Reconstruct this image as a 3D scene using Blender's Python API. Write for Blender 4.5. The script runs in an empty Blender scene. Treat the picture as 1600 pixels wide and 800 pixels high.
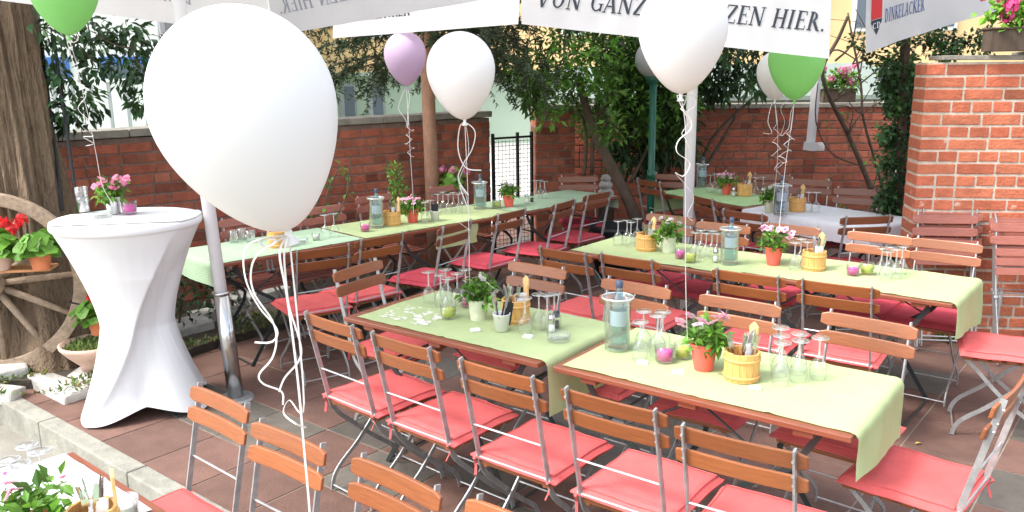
import bpy, math, random
from mathutils import Vector, Matrix, Euler, noise
R = random.Random(7)
PI = math.pi
rad = math.radians
SC = bpy.context.scene
COL = SC.collection

# ------------------------------------------------------------------ camera, light, exposure
CF, CTH, CRO, CH = 1316.8, .2179, -.0124, 1.9136       # focal length (px of a 1600 px frame), pitch, roll, eye height
camd = bpy.data.cameras.new('camera')
camd.sensor_width = 36.0
camd.lens = 36.0 * CF / 1600.0
camd.clip_start = .05
camd.clip_end = 500
cam = bpy.data.objects.new('camera', camd)
COL.objects.link(cam)
SC.camera = cam
Fv = Vector((0, math.cos(CTH), -math.sin(CTH)))
R0 = Vector((1, 0, 0))
U0 = R0.cross(Fv)
Rv = math.cos(CRO) * R0 + math.sin(CRO) * U0
Uv = -math.sin(CRO) * R0 + math.cos(CRO) * U0
cam.matrix_world = Matrix(((Rv.x, Uv.x, -Fv.x, 0), (Rv.y, Uv.y, -Fv.y, 0), (Rv.z, Uv.z, -Fv.z, CH), (0, 0, 0, 1)))

SUN_AZ, SUN_EL = rad(250), rad(52)                      # azimuth clockwise from +Y
world = bpy.data.worlds.new('World')
SC.world = world
world.use_nodes = True
wn = world.node_tree
sky = wn.nodes.new('ShaderNodeTexSky')
sky.sky_type = 'NISHITA'
sky.sun_disc = False
sky.sun_elevation = SUN_EL
sky.sun_rotation = SUN_AZ
sky.air_density = 1.0
sky.dust_density = 3.0
sky.ozone_density = 1.0
bg = wn.nodes['Background']
bg.inputs[1].default_value = .15
hs = wn.nodes.new('ShaderNodeHueSaturation')      # thin cloud veil: the sky light is whiter than a clear blue
hs.inputs['Saturation'].default_value = .42
wn.links.new(sky.outputs[0], hs.inputs['Color'])
wn.links.new(hs.outputs[0], bg.inputs[0])
sund = bpy.data.lights.new('sun', 'SUN')
sund.energy = .9
sund.angle = rad(10)
sund.color = (1, .95, .87)
sun = bpy.data.objects.new('sun', sund)
COL.objects.link(sun)
sdir = Vector((math.sin(SUN_AZ) * math.cos(SUN_EL), math.cos(SUN_AZ) * math.cos(SUN_EL), math.sin(SUN_EL)))
sun.rotation_euler = sdir.to_track_quat('Z', 'Y').to_euler()
sun.location = (-6, -4, 9)
SC.view_settings.view_transform = 'Standard'
SC.view_settings.look = 'None'
SC.view_settings.gamma = 1
SC.view_settings.use_curve_mapping = False
SC.view_settings.exposure = 1.82
SC.render.engine = 'CYCLES'
SC.cycles.max_bounces = 10
SC.cycles.transparent_max_bounces = 40
SC.cycles.transmission_bounces = 8
SC.cycles.use_denoising = True
SC.cycles.caustics_reflective = False
SC.cycles.caustics_refractive = False


def ray(x, y):
    return Fv + Rv * ((x - 800) / CF) - Uv * ((y - 400) / CF)


def atz(x, y, z):
    """the point of the place at height z that was measured at photo pixel x, y"""
    d = ray(x, y)
    return d * ((z - CH) / d.z) + Vector((0, 0, CH))


def aty(x, y, Y):
    d = ray(x, y)
    return d * (Y / d.y) + Vector((0, 0, CH))


# ------------------------------------------------------------------ materials
def mat(name, col, rough=.6, metal=0, noise_amt=0, noise_scale=8, bump=0, bump_scale=60, coat=0, spec=.5, sss=0,
        attr=None, attr_amt=.5, stretch=None, col2=None, trans=0, rnd=0, chip=None, chip_at=.64, chip_scale=22, dirt=0):
    m = bpy.data.materials.new(name)
    m.use_nodes = True
    nt = m.node_tree
    N, L = nt.nodes, nt.links
    b = N['Principled BSDF']
    b.inputs['Base Color'].default_value = (*col, 1)
    b.inputs['Roughness'].default_value = rough
    b.inputs['Metallic'].default_value = metal
    b.inputs['Coat Weight'].default_value = coat
    b.inputs['Coat Roughness'].default_value = .15
    b.inputs['Specular IOR Level'].default_value = spec
    if sss:
        b.inputs['Subsurface Weight'].default_value = sss
        b.inputs['Subsurface Radius'].default_value = (.05, .05, .05)
    tc = N.new('ShaderNodeTexCoord')
    mp = N.new('ShaderNodeMapping')
    L.new(tc.outputs['Object'], mp.inputs[0])
    if stretch:
        mp.inputs['Scale'].default_value = stretch
    cur = None
    if noise_amt:
        n = N.new('ShaderNodeTexNoise')
        n.inputs['Scale'].default_value = noise_scale
        n.inputs['Detail'].default_value = 6
        n.inputs['Roughness'].default_value = .65
        L.new(mp.outputs[0], n.inputs[0])
        r = N.new('ShaderNodeValToRGB')
        r.color_ramp.elements[0].position = .3
        r.color_ramp.elements[1].position = .72
        c2 = col2 or tuple(min(1, c * (1 + noise_amt)) for c in col)
        c1 = col if col2 else tuple(c * (1 - noise_amt) for c in col)
        r.color_ramp.elements[0].color = (*c1, 1)
        r.color_ramp.elements[1].color = (*c2, 1)
        L.new(n.outputs[0], r.inputs[0])
        cur = r.outputs[0]
    if attr:
        a = N.new('ShaderNodeAttribute')
        a.attribute_name = attr
        mx = N.new('ShaderNodeMix')
        mx.data_type = 'RGBA'
        mx.blend_type = 'MULTIPLY'
        mx.inputs[0].default_value = attr_amt
        if cur:
            L.new(cur, mx.inputs[6])
        else:
            mx.inputs[6].default_value = (*col, 1)
        L.new(a.outputs['Color'], mx.inputs[7])
        cur = mx.outputs[2]
    def mixin(kind, fac_sock, fac, a_sock, colr):
        mx = N.new('ShaderNodeMix')
        mx.data_type = 'RGBA'
        mx.blend_type = kind
        mx.inputs[0].default_value = fac
        if fac_sock: L.new(fac_sock, mx.inputs[0])
        if a_sock: L.new(a_sock, mx.inputs[6])
        else: mx.inputs[6].default_value = (*col, 1)
        if isinstance(colr, tuple): mx.inputs[7].default_value = (*colr, 1)
        else: L.new(colr, mx.inputs[7])
        return mx.outputs[2]
    if rnd:
        oi = N.new('ShaderNodeObjectInfo')
        rr_ = N.new('ShaderNodeValToRGB')
        rr_.color_ramp.elements[0].color = (1 - rnd, 1 - rnd * .9, 1 - rnd * .8, 1)
        rr_.color_ramp.elements[1].color = (1 + rnd * .8, 1 + rnd, 1 + rnd * 1.1, 1)
        L.new(oi.outputs['Random'], rr_.inputs[0])
        cur = mixin('MULTIPLY', None, 1, cur, rr_.outputs[0])
        va = N.new('ShaderNodeVectorMath')
        va.operation = 'ADD'
        cmb = N.new('ShaderNodeCombineXYZ')
        ml = N.new('ShaderNodeMath'); ml.operation = 'MULTIPLY'; ml.inputs[1].default_value = 37
        L.new(oi.outputs['Random'], ml.inputs[0]); L.new(ml.outputs[0], cmb.inputs[1])
        L.new(tc.outputs['Object'], va.inputs[0]); L.new(cmb.outputs[0], va.inputs[1])
        L.new(va.outputs[0], mp.inputs[0])
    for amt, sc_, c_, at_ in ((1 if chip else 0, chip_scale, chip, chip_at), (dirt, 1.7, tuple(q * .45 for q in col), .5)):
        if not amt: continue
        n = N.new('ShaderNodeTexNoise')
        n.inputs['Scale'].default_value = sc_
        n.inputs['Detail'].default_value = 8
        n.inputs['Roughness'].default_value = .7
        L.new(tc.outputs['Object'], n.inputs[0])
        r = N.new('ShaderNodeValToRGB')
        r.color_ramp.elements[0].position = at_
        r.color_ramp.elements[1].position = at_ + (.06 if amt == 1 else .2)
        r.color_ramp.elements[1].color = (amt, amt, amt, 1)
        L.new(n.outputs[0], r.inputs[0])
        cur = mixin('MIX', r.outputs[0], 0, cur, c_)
    if cur:
        L.new(cur, b.inputs['Base Color'])
    if bump:
        n = N.new('ShaderNodeTexNoise')
        n.inputs['Scale'].default_value = bump_scale
        n.inputs['Detail'].default_value = 4
        L.new(mp.outputs[0], n.inputs[0])
        bp = N.new('ShaderNodeBump')
        bp.inputs['Strength'].default_value = bump
        bp.inputs['Distance'].default_value = .01
        L.new(n.outputs[0], bp.inputs['Height'])
        L.new(bp.outputs[0], b.inputs['Normal'])
    if trans:
        t = N.new('ShaderNodeBsdfTranslucent')
        if cur:
            L.new(cur, t.inputs[0])
        else:
            t.inputs[0].default_value = (*col, 1)
        ms = N.new('ShaderNodeMixShader')
        ms.inputs[0].default_value = trans
        L.new(b.outputs[0], ms.inputs[1])
        L.new(t.outputs[0], ms.inputs[2])
        L.new(ms.outputs[0], N['Material Output'].inputs[0])
    return m


def glass_mat(name, tint=(1, 1, 1), fac=.12, glint=.05, edge=.6):
    m = bpy.data.materials.new(name)
    m.use_nodes = True
    nt = m.node_tree
    N, L = nt.nodes, nt.links
    N.remove(N['Principled BSDF'])
    t = N.new('ShaderNodeBsdfTransparent')
    t.inputs[0].default_value = (*tint, 1)
    g = N.new('ShaderNodeBsdfGlossy')
    g.inputs['Roughness'].default_value = .04
    lw = N.new('ShaderNodeLayerWeight')
    lw.inputs[0].default_value = .35
    mp = N.new('ShaderNodeMapRange')
    mp.inputs[1].default_value = 0
    mp.inputs[2].default_value = 1
    mp.inputs[3].default_value = fac
    mp.inputs[4].default_value = edge
    pw = N.new('ShaderNodeMath')
    pw.operation = 'POWER'
    pw.inputs[1].default_value = 1.7
    L.new(lw.outputs['Facing'], pw.inputs[0])
    L.new(pw.outputs[0], mp.inputs[0])
    df = N.new('ShaderNodeBsdfDiffuse')
    df.inputs[0].default_value = (.85, .87, .88, 1)
    m0 = N.new('ShaderNodeMixShader')
    m0.inputs[0].default_value = glint  # share of diffuse white mixed in to imitate highlights on the glass
    L.new(t.outputs[0], m0.inputs[1])
    L.new(df.outputs[0], m0.inputs[2])
    ms = N.new('ShaderNodeMixShader')
    L.new(mp.outputs[0], ms.inputs[0])
    L.new(m0.outputs[0], ms.inputs[1])
    L.new(g.outputs[0], ms.inputs[2])
    L.new(ms.outputs[0], N['Material Output'].inputs[0])
    return m


def grid_cloth(name, ca, cb, freq, trans=.15):
    """small woven check"""
    m = mat(name, ca, rough=.85, bump=.25, bump_scale=500, spec=.2)
    nt = m.node_tree
    N, L = nt.nodes, nt.links
    tc = N.new('ShaderNodeUVMap')
    sx = N.new('ShaderNodeSeparateXYZ')
    L.new(tc.outputs[0], sx.inputs[0])

    def stripe(sock):
        a = N.new('ShaderNodeMath')
        a.operation = 'MULTIPLY'
        a.inputs[1].default_value = freq
        L.new(sock, a.inputs[0])
        f = N.new('ShaderNodeMath')
        f.operation = 'FRACT'
        L.new(a.outputs[0], f.inputs[0])
        g = N.new('ShaderNodeMath')
        g.operation = 'GREATER_THAN'
        g.inputs[1].default_value = .5
        L.new(f.outputs[0], g.inputs[0])
        return g.outputs[0]
    s1, s2 = stripe(sx.outputs[0]), stripe(sx.outputs[1])
    ad = N.new('ShaderNodeMath')
    ad.operation = 'ADD'
    L.new(s1, ad.inputs[0])
    L.new(s2, ad.inputs[1])
    r = N.new('ShaderNodeMath')
    r.operation = 'MULTIPLY'
    r.inputs[1].default_value = .5
    L.new(ad.outputs[0], r.inputs[0])
    mx = N.new('ShaderNodeMix')
    mx.data_type = 'RGBA'
    mx.inputs[6].default_value = (*ca, 1)
    mx.inputs[7].default_value = (*cb, 1)
    L.new(r.outputs[0], mx.inputs[0])
    L.new(mx.outputs[2], N['Principled BSDF'].inputs['Base Color'])
    return m


M = {}
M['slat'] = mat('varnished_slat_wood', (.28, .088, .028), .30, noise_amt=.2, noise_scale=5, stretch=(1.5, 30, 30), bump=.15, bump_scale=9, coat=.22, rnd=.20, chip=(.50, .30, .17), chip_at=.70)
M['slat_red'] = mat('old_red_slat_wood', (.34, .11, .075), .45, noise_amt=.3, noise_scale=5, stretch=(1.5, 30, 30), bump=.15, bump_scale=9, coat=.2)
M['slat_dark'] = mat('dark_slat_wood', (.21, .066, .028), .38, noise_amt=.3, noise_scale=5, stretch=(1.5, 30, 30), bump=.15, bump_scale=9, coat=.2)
M['table_wood'] = mat('red_brown_table_wood', (.24, .072, .036), .34, noise_amt=.25, noise_scale=6, stretch=(1.2, 22, 22), bump=.15, bump_scale=8, coat=.2)
M['steel'] = mat('galvanised_steel', (.42, .43, .43), .42, metal=.6, noise_amt=.22, noise_scale=25, bump=.1, bump_scale=90)
M['dark_steel'] = mat('dark_green_steel', (.035, .045, .045), .45, metal=.3)
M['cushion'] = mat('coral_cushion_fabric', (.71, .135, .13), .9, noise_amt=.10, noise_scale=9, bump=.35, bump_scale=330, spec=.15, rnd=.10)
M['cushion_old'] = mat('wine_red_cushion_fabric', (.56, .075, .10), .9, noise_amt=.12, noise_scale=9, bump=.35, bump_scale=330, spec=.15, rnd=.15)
M['lime_cloth'] = mat('lime_green_cloth', (.53, .64, .33), .88, noise_amt=.08, noise_scale=5, bump=.2, bump_scale=420, spec=.15, trans=.22)
M['white_cloth'] = mat('white_cotton', (.80, .81, .84), .85, noise_amt=.03, bump=.15, bump_scale=300, spec=.2, trans=.1)
M['stretch_cloth'] = mat('white_stretch_fabric', (.80, .80, .80), .6, noise_amt=.02, bump=.05, bump_scale=500, spec=.3)
M['mint_cloth'] = grid_cloth('mint_checked_cloth', (.46, .60, .45), (.30, .45, .27), 60)
M['stripe_cloth'] = mat('pale_striped_cloth', (.68, .70, .70), .85, noise_amt=.12, noise_scale=4, stretch=(1, 16, 1), bump=.2, bump_scale=400)
M['tub'] = mat('pine_tub_wood', (.72, .40, .13), .5, noise_amt=.25, noise_scale=4, stretch=(40, 40, 3), bump=.2, bump_scale=12)
M['pale_wood'] = mat('pale_pine', (.78, .50, .22), .5, noise_amt=.2, noise_scale=5, stretch=(30, 30, 3))
M['silver'] = mat('cutlery_steel', (.55, .55, .56), .22, metal=1)
M['chrome'] = mat('chrome', (.62, .62, .61), .18, metal=1, noise_amt=.08, noise_scale=4, stretch=(20, 20, 1))
M['paper'] = mat('white_paper', (.84, .84, .82), .8)
M['black_cloth'] = mat('black_napkin', (.022, .022, .026), .8)
M['salmon_pot'] = mat('salmon_plant_pot', (.80, .13, .10), .42, noise_amt=.05)
M['cream_pot'] = mat('pale_green_pot', (.60, .64, .46), .4, noise_amt=.18, noise_scale=20)
M['terracotta'] = mat('terracotta', (.62, .20, .085), .8, noise_amt=.18, noise_scale=12, bump=.2, bump_scale=70)
M['clay_pale'] = mat('pale_clay', (.62, .42, .33), .8, noise_amt=.15, noise_scale=12)
M['silver_pot'] = mat('silver_glass_pot', (.72, .73, .72), .2, metal=.7)
M['enamel'] = mat('white_enamel', (.82, .82, .80), .3)
M['pink_wax'] = mat('magenta_wax', (.80, .04, .42), .45, sss=.1)
M['lime_wax'] = mat('lime_wax', (.62, .72, .10), .45, sss=.3)
M['white_wax'] = mat('white_wax', (.82, .80, .74), .45, sss=.3)
M['glass'] = glass_mat('clear_glass', (.995, 1, .998), .03, .0, .95)
M['wine_glass'] = glass_mat('wine_glass_glass', (.99, 1, .995), .04, .035, .95)
M['glass_glint'] = glass_mat('painted_glint_glass', (.97, .98, .98), .10, .30, .95)  # white highlights painted into the stems and foot rims
M['glass_thick'] = glass_mat('thick_glass', (.975, .99, .99), .07, .03, .95)
M['bottle'] = glass_mat('pale_blue_bottle_glass', (.50, .72, .80), .10, .05, .8)
M['bottle_label'] = mat('pale_blue_label', (.50, .66, .80), .6)
M['cap'] = mat('dark_bottle_cap', (.05, .07, .12), .4)
M['water'] = glass_mat('water', (.86, .90, .90), .10)
M['pepper'] = mat('pepper', (.06, .045, .035), .9)
M['salt'] = mat('salt', (.85, .85, .83), .9)
M['leaf'] = mat('broad_green_leaf', (.085, .20, .030), .42, attr='tone', attr_amt=1, trans=.25, spec=.4)
M['leaf_dark'] = mat('dark_leaf', (.030, .075, .025), .42, attr='tone', attr_amt=1, trans=.15, spec=.4)
M['leaf_pot'] = mat('bedding_leaf', (.13, .30, .035), .5, attr='tone', attr_amt=1, trans=.3)
M['needle'] = mat('spruce_needle', (.035, .060, .025), .55, attr='tone', attr_amt=1, trans=.1)
M['pink_petal'] = mat('pink_petal', (.82, .30, .46), .6, attr='tone', attr_amt=1, trans=.35)
M['white_petal'] = mat('white_petal', (.86, .80, .82), .6, attr='tone', attr_amt=1, trans=.35)
M['hot_petal'] = mat('hot_pink_petal', (.80, .10, .32), .6, attr='tone', attr_amt=1, trans=.35)
M['soft_petal'] = mat('soft_pink_petal', (.86, .54, .66), .6, attr='tone', attr_amt=1, trans=.35)
M['red_petal'] = mat('red_petal', (.72, .025, .03), .6, attr='tone', attr_amt=1, trans=.3)
M['bark'] = mat('tree_bark', (.24, .17, .11), .95, noise_amt=.0, col2=(.56, .45, .31), noise_scale=7, stretch=(1, 1, .16), bump=1.0, bump_scale=16)
M['bark'].node_tree.nodes['Bump'].inputs['Distance'].default_value = .05
for n_ in M['bark'].node_tree.nodes:
    if n_.type == 'MAPPING':
        n_.inputs['Scale'].default_value = (4.5, 4.5, .9)
M['bark_red'] = mat('pine_bark', (.36, .20, .13), .9, noise_amt=.25, noise_scale=14, stretch=(1, 1, .5), bump=.6, bump_scale=30)
M['bark_dark'] = mat('dark_bark', (.085, .060, .042), .95, noise_amt=.3, noise_scale=14, stretch=(1, 1, .3), bump=.6, bump_scale=30)
M['old_wood'] = mat('weathered_wood', (.34, .255, .18), .9, noise_amt=.35, noise_scale=8, stretch=(3, 3, 3), bump=.7, bump_scale=45)
M['plank'] = mat('orange_plank', (.55, .26, .11), .7, noise_amt=.25, noise_scale=6, stretch=(1, 12, 12))
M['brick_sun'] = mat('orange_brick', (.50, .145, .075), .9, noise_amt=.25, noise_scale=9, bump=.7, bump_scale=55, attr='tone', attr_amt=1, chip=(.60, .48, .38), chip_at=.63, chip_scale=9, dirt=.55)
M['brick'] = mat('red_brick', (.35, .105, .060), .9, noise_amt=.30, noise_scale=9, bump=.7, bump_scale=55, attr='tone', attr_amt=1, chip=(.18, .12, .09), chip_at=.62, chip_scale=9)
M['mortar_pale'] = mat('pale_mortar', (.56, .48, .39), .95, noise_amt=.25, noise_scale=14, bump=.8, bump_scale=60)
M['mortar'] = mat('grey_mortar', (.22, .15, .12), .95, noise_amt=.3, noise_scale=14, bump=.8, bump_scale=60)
M['coping'] = mat('concrete_coping', (.27, .25, .21), .95, noise_amt=.3, noise_scale=7, bump=.6, bump_scale=50)
M['kerb'] = mat('kerb_concrete', (.27, .265, .225), .92, noise_amt=.28, noise_scale=7, bump=.6, bump_scale=60)
M['tile'] = mat('terrace_tile', (.225, .215, .205), .8, noise_amt=.22, noise_scale=6, bump=.35, bump_scale=70, attr='tone', attr_amt=1)
M['joint'] = mat('tile_joint', (.27, .22, .18), .95, noise_amt=.25, noise_scale=14)
M['paving'] = mat('courtyard_concrete', (.25, .235, .20), .92, noise_amt=.28, noise_scale=3, bump=.4, bump_scale=60)
M['stone'] = mat('edging_stone', (.46, .45, .42), .92, noise_amt=.35, noise_scale=6, bump=.8, bump_scale=30)
M['soil'] = mat('dark_soil', (.06, .048, .035), .98, noise_amt=.4, noise_scale=12, bump=.8, bump_scale=40)
M['moss'] = mat('moss', (.10, .15, .035), .98, attr='tone', attr_amt=1)
M['white_pole'] = mat('white_lacquered_pole', (.78, .78, .79), .35, noise_amt=.03)
M['green_post'] = mat('green_lacquered_post', (.012, .10, .065), .4)
M['black_iron'] = mat('black_iron', (.018, .018, .02), .5, metal=.4)
M['black_plastic'] = mat('black_plastic', (.02, .021, .025), .55)
M['globe'] = mat('opal_globe', (.42, .45, .47), .25, sss=.2)
M['grey_plastic'] = mat('grey_downpipe', (.55, .55, .56), .5)
M['canopy'] = mat('white_parasol_cloth', (.74, .74, .75), .85, noise_amt=.04, noise_scale=3, bump=.35, bump_scale=9, spec=.15, trans=.45)
M['ink'] = mat('dark_print', (.028, .035, .05), .8)
M['ink_faint'] = mat('print_showing_through', (.33, .35, .42), .9)
M['ink_red'] = mat('red_print', (.55, .03, .035), .8)
M['ink_blue'] = mat('blue_print', (.05, .09, .26), .8)
M['balloon_white'] = mat('white_latex', (.79, .79, .78), .42, sss=.3, spec=.25)
M['balloon_green'] = mat('green_latex', (.36, .80, .27), .42, sss=.35, spec=.25, trans=.3)
M['balloon_purple'] = mat('lilac_latex', (.68, .52, .72), .4, sss=.3, spec=.4, trans=.25)
M['ribbon'] = mat('white_ribbon', (.82, .80, .77), .35, trans=.2)
M['yellow_plaster'] = mat('yellow_plaster', (.70, .49, .25), .9, noise_amt=.05, noise_scale=1)
M['green_plaster'] = mat('pale_green_plaster', (.34, .42, .33), .9, noise_amt=.05, noise_scale=1)
M['white_plaster'] = mat('white_plaster', (.80, .80, .80), .9)
M['white_paint'] = mat('white_paint', (.80, .80, .80), .6)
M['pane'] = mat('window_pane', (.10, .13, .16), .08)
M['blue_paint'] = mat('blue_paint', (.05, .16, .48), .6)
M['grey_wood'] = mat('grey_post', (.33, .35, .37), .7, noise_amt=.25, noise_scale=5, stretch=(6, 6, .6))
M['lawn'] = mat('pale_lawn', (.27, .36, .17), .98, noise_amt=.3, noise_scale=1.5)
M['slate'] = mat('grey_green_roof', (.20, .24, .21), .7, noise_amt=.15, noise_scale=3)


# ------------------------------------------------------------------ mesh helpers
class MB:
    def __init__(s):
        s.v = []; s.f = []; s.mi = []; s.tone = []; s.uv = {}; s.t = 1.0

    def add(s, vs, fs, mi=0, tone=None):
        o = len(s.v)
        s.v += [tuple(p) for p in vs]
        for f in fs:
            s.f.append([i + o for i in f]); s.mi.append(mi); s.tone.append(tone if tone is not None else 1.0)
        return o

    def box(s, c, size, rot=None, mi=0, tone=None, jit=0):
        hx, hy, hz = [q / 2 for q in size]
        c = Vector(c)
        vs = []
        for dx, dy, dz in ((-1, -1, -1), (1, -1, -1), (1, 1, -1), (-1, 1, -1), (-1, -1, 1), (1, -1, 1), (1, 1, 1), (-1, 1, 1)):
            p = Vector((dx * hx, dy * hy, dz * hz))
            if jit:
                p += Vector((R.uniform(-jit, jit), R.uniform(-jit, jit), R.uniform(-jit, jit)))
            if rot is not None:
                p = rot @ p
            vs.append(c + p)
        s.add(vs, [(0, 3, 2, 1), (4, 5, 6, 7), (0, 1, 5, 4), (1, 2, 6, 5), (2, 3, 7, 6), (3, 0, 4, 7)], mi, tone)

    def tube(s, pts, r, seg=6, mi=0, cap=True, sq=None, tone=None, up=None):
        """round tube, or a flat bar when sq=(width, thickness)"""
        pts = [Vector(p) for p in pts]
        n = len(pts)
        rs = r if isinstance(r, (list, tuple)) else [r] * n
        rings = []
        pn = up and Vector(up)
        for i, p in enumerate(pts):
            t = (pts[min(i + 1, n - 1)] - pts[max(i - 1, 0)])
            if t.length < 1e-9:
                t = Vector((0, 0, 1))
            t.normalize()
            if pn is None:
                pn = Vector((1, 0, 0)) if abs(t.x) < .9 else Vector((0, 1, 0))
            a = (pn - t * pn.dot(t))
            if a.length < 1e-6:
                a = t.orthogonal()
            a.normalize()
            b = t.cross(a)
            pn = a
            ring = []
            if sq:
                w, h = sq[0] / 2 * rs[i], sq[1] / 2 * rs[i]
                for u, w2 in ((-w, -h), (w, -h), (w, h), (-w, h)):
                    ring.append(p + a * u + b * w2)
            else:
                for k in range(seg):
                    an = 2 * PI * k / seg
                    ring.append(p + (a * math.cos(an) + b * math.sin(an)) * rs[i])
            rings.append(ring)
        m = len(rings[0])
        vs = [q for rg in rings for q in rg]
        fs = []
        for i in range(n - 1):
            for k in range(m):
                k2 = (k + 1) % m
                fs.append((i * m + k, i * m + k2, (i + 1) * m + k2, (i + 1) * m + k))
        if cap:
            fs.append(tuple(range(m))[::-1])
            fs.append(tuple((n - 1) * m + k for k in range(m)))
        s.add(vs, fs, mi, tone)

    def lathe(s, prof, seg=16, c=(0, 0, 0), mi=0, rot=None, tone=None):
        c = Vector(c)
        vs = []
        for (r, z) in prof:
            for k in range(seg):
                a = 2 * PI * k / seg
                p = Vector((r * math.cos(a), r * math.sin(a), z))
                if rot is not None:
                    p = rot @ p
                vs.append(c + p)
        fs = []
        for i in range(len(prof) - 1):
            for k in range(seg):
                k2 = (k + 1) % seg
                fs.append((i * seg + k, i * seg + k2, (i + 1) * seg + k2, (i + 1) * seg + k))
        if prof[0][0] > 1e-4 and prof[0][0] < .0:
            pass
        s.add(vs, fs, mi, tone)

    def grid(s, fn, nu, nv, mi=0, uvfn=None, tone=None):
        o = len(s.v)
        for j in range(nv + 1):
            for i in range(nu + 1):
                s.v.append(tuple(fn(i / nu, j / nv)))
                if uvfn:
                    s.uv[len(s.v) - 1] = uvfn(i / nu, j / nv)
        for j in range(nv):
            for i in range(nu):
                a = o + j * (nu + 1) + i
                s.f.append([a, a + 1, a + nu + 2, a + nu + 1]); s.mi.append(mi); s.tone.append(tone if tone is not None else 1.0)

    def build(s, name, mats, parent=None, smooth=False, tone=False, bevel=0, solid=0, loc=None, rot=None):
        me = bpy.data.meshes.new(name)
        me.from_pydata(s.v, [], s.f)
        if not isinstance(mats, (list, tuple)):
            mats = [mats]
        for m in mats:
            me.materials.append(m)
        me.polygons.foreach_set('material_index', s.mi)
        if smooth:
            me.polygons.foreach_set('use_smooth', [True] * len(s.f))
        if tone:
            ca = me.color_attributes.new('tone', 'FLOAT_COLOR', 'CORNER')
            buf = []
            for f, t in zip(s.f, s.tone):
                c = t if isinstance(t, tuple) else (t, t, t)
                buf += [c[0], c[1], c[2], 1.0] * len(f)
            ca.data.foreach_set('color', buf)
        if s.uv:
            uvl = me.uv_layers.new(name='UVMap')
            for lp in me.loops:
                if lp.vertex_index in s.uv:
                    uvl.data[lp.index].uv = s.uv[lp.vertex_index]
        me.update()
        o = bpy.data.objects.new(name, me)
        COL.objects.link(o)
        if parent:
            o.parent = parent
        if loc is not None:
            o.location = loc
        if rot is not None:
            o.rotation_euler = rot
        if bevel:
            bm_ = o.modifiers.new('edge', 'BEVEL')
            bm_.width = bevel
            bm_.segments = 2
            bm_.limit_method = 'ANGLE'
        if solid:
            sm = o.modifiers.new('thick', 'SOLIDIFY')
            sm.thickness = solid
        return o


def tag(o, label=None, cat=None, group=None, kind=None):
    if label: o['label'] = label
    if cat: o['category'] = cat
    if group: o['group'] = group
    if kind: o['kind'] = kind
    return o


def T(name, label, cat, loc=(0, 0, 0), rz=0, group=None):
    o = bpy.data.objects.new(name, None)
    o.empty_display_size = .1
    COL.objects.link(o)
    o.location = loc
    o.rotation_euler = (0, 0, rz)
    return tag(o, label, cat, group)


def copy_tree(o, parent=None):
    c = o.copy()
    COL.objects.link(c)
    c.parent = parent
    for ch in list(o.children):
        copy_tree(ch, c)
    return c


PROTO = {}


def place(key, make, loc, rz=0, label=None, group=None, scale=None, tilt=None):
    """the first call moves the prototype itself, later calls copy it"""
    if key not in PROTO:
        o = PROTO[key] = make()
        PROTO[key + '_used'] = False
    else:
        o = copy_tree(PROTO[key])
    o.location = loc
    o.rotation_euler = (tilt[0], tilt[1], rz) if tilt else (0, 0, rz)
    if scale:
        o.scale = (scale,) * 3 if not isinstance(scale, (tuple, list)) else scale
    if label: o['label'] = label
    if group: o['group'] = group
    return o


def smooth_path(pts, sub=4):
    pts = [Vector(p) for p in pts]
    out = []
    n = len(pts)
    for i in range(n - 1):
        p0, p1, p2, p3 = pts[max(i - 1, 0)], pts[i], pts[i + 1], pts[min(i + 2, n - 1)]
        for k in range(sub):
            t = k / sub
            out.append(.5 * ((2 * p1) + (p2 - p0) * t + (2 * p0 - 5 * p1 + 4 * p2 - p3) * t * t + (3 * p1 - p0 - 3 * p2 + p3) * t ** 3))
    out.append(pts[-1])
    return out


def rnd_dir():
    while True:
        v = Vector((R.uniform(-1, 1), R.uniform(-1, 1), R.uniform(-1, 1)))
        if .1 < v.length < 1:
            return v.normalized()


def leaf(mb, p, d, L, W, tone, mi=0, droop=.15):
    """a leaf folded along its midrib: 4 faces"""
    d = d.normalized()
    side = d.cross(Vector((0, 0, 1)) + rnd_dir() * .7)
    if side.length < .05:
        side = d.orthogonal()
    side.normalize()
    up = side.cross(d)
    a = p
    m1 = p + d * L * .4 - up * L * .03
    m2 = p + d * L - up * L * droop
    l = p + d * L * .45 + side * W * .5 + up * W * .12
    r = p + d * L * .45 - side * W * .5 + up * W * .12
    mb.add([a, l, m2, r, m1], [(0, 4, 1), (1, 4, 2), (0, 3, 4), (3, 2, 4)], mi, tone)


def leaf_cloud(mb, clumps, n_per, L, W, tones, mi=0, spread=1.0, flat=0.0):
    for (c, r) in clumps:
        c = Vector(c)
        base = R.choice(tones)
        for _ in range(n_per):
            v = rnd_dir() * (R.random() ** .5) * r * spread
            v.z *= .8
            d = (v.normalized() + rnd_dir() * .8 + Vector((0, 0, -flat)))
            k = R.uniform(.65, 1.2)
            t = base * R.uniform(.75, 1.3)
            leaf(mb, c + v, d, L * k, W * k, (t * R.uniform(.9, 1.15), t, t * R.uniform(.8, 1.1)), mi)


# ------------------------------------------------------------------ ground and terrace
UDIR = Vector((math.cos(rad(-39)), math.sin(rad(-39)), 0))     # along the table rows
WDIR = Vector((math.sin(rad(39)), math.cos(rad(39)), 0))       # across them, away from the courtyard
GZ = -.13                                                      # courtyard level
k0 = atz(0, 605, 0)
KERB0 = k0 - UDIR * 1.2
b = MB()
b.add([(-70, -30, GZ - .02), (70, -30, GZ - .02), (70, 90, GZ - .02), (-70, 90, GZ - .02)], [(0, 1, 2, 3)])
tag(b.build('ground', M['paving']), kind='structure')
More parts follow.
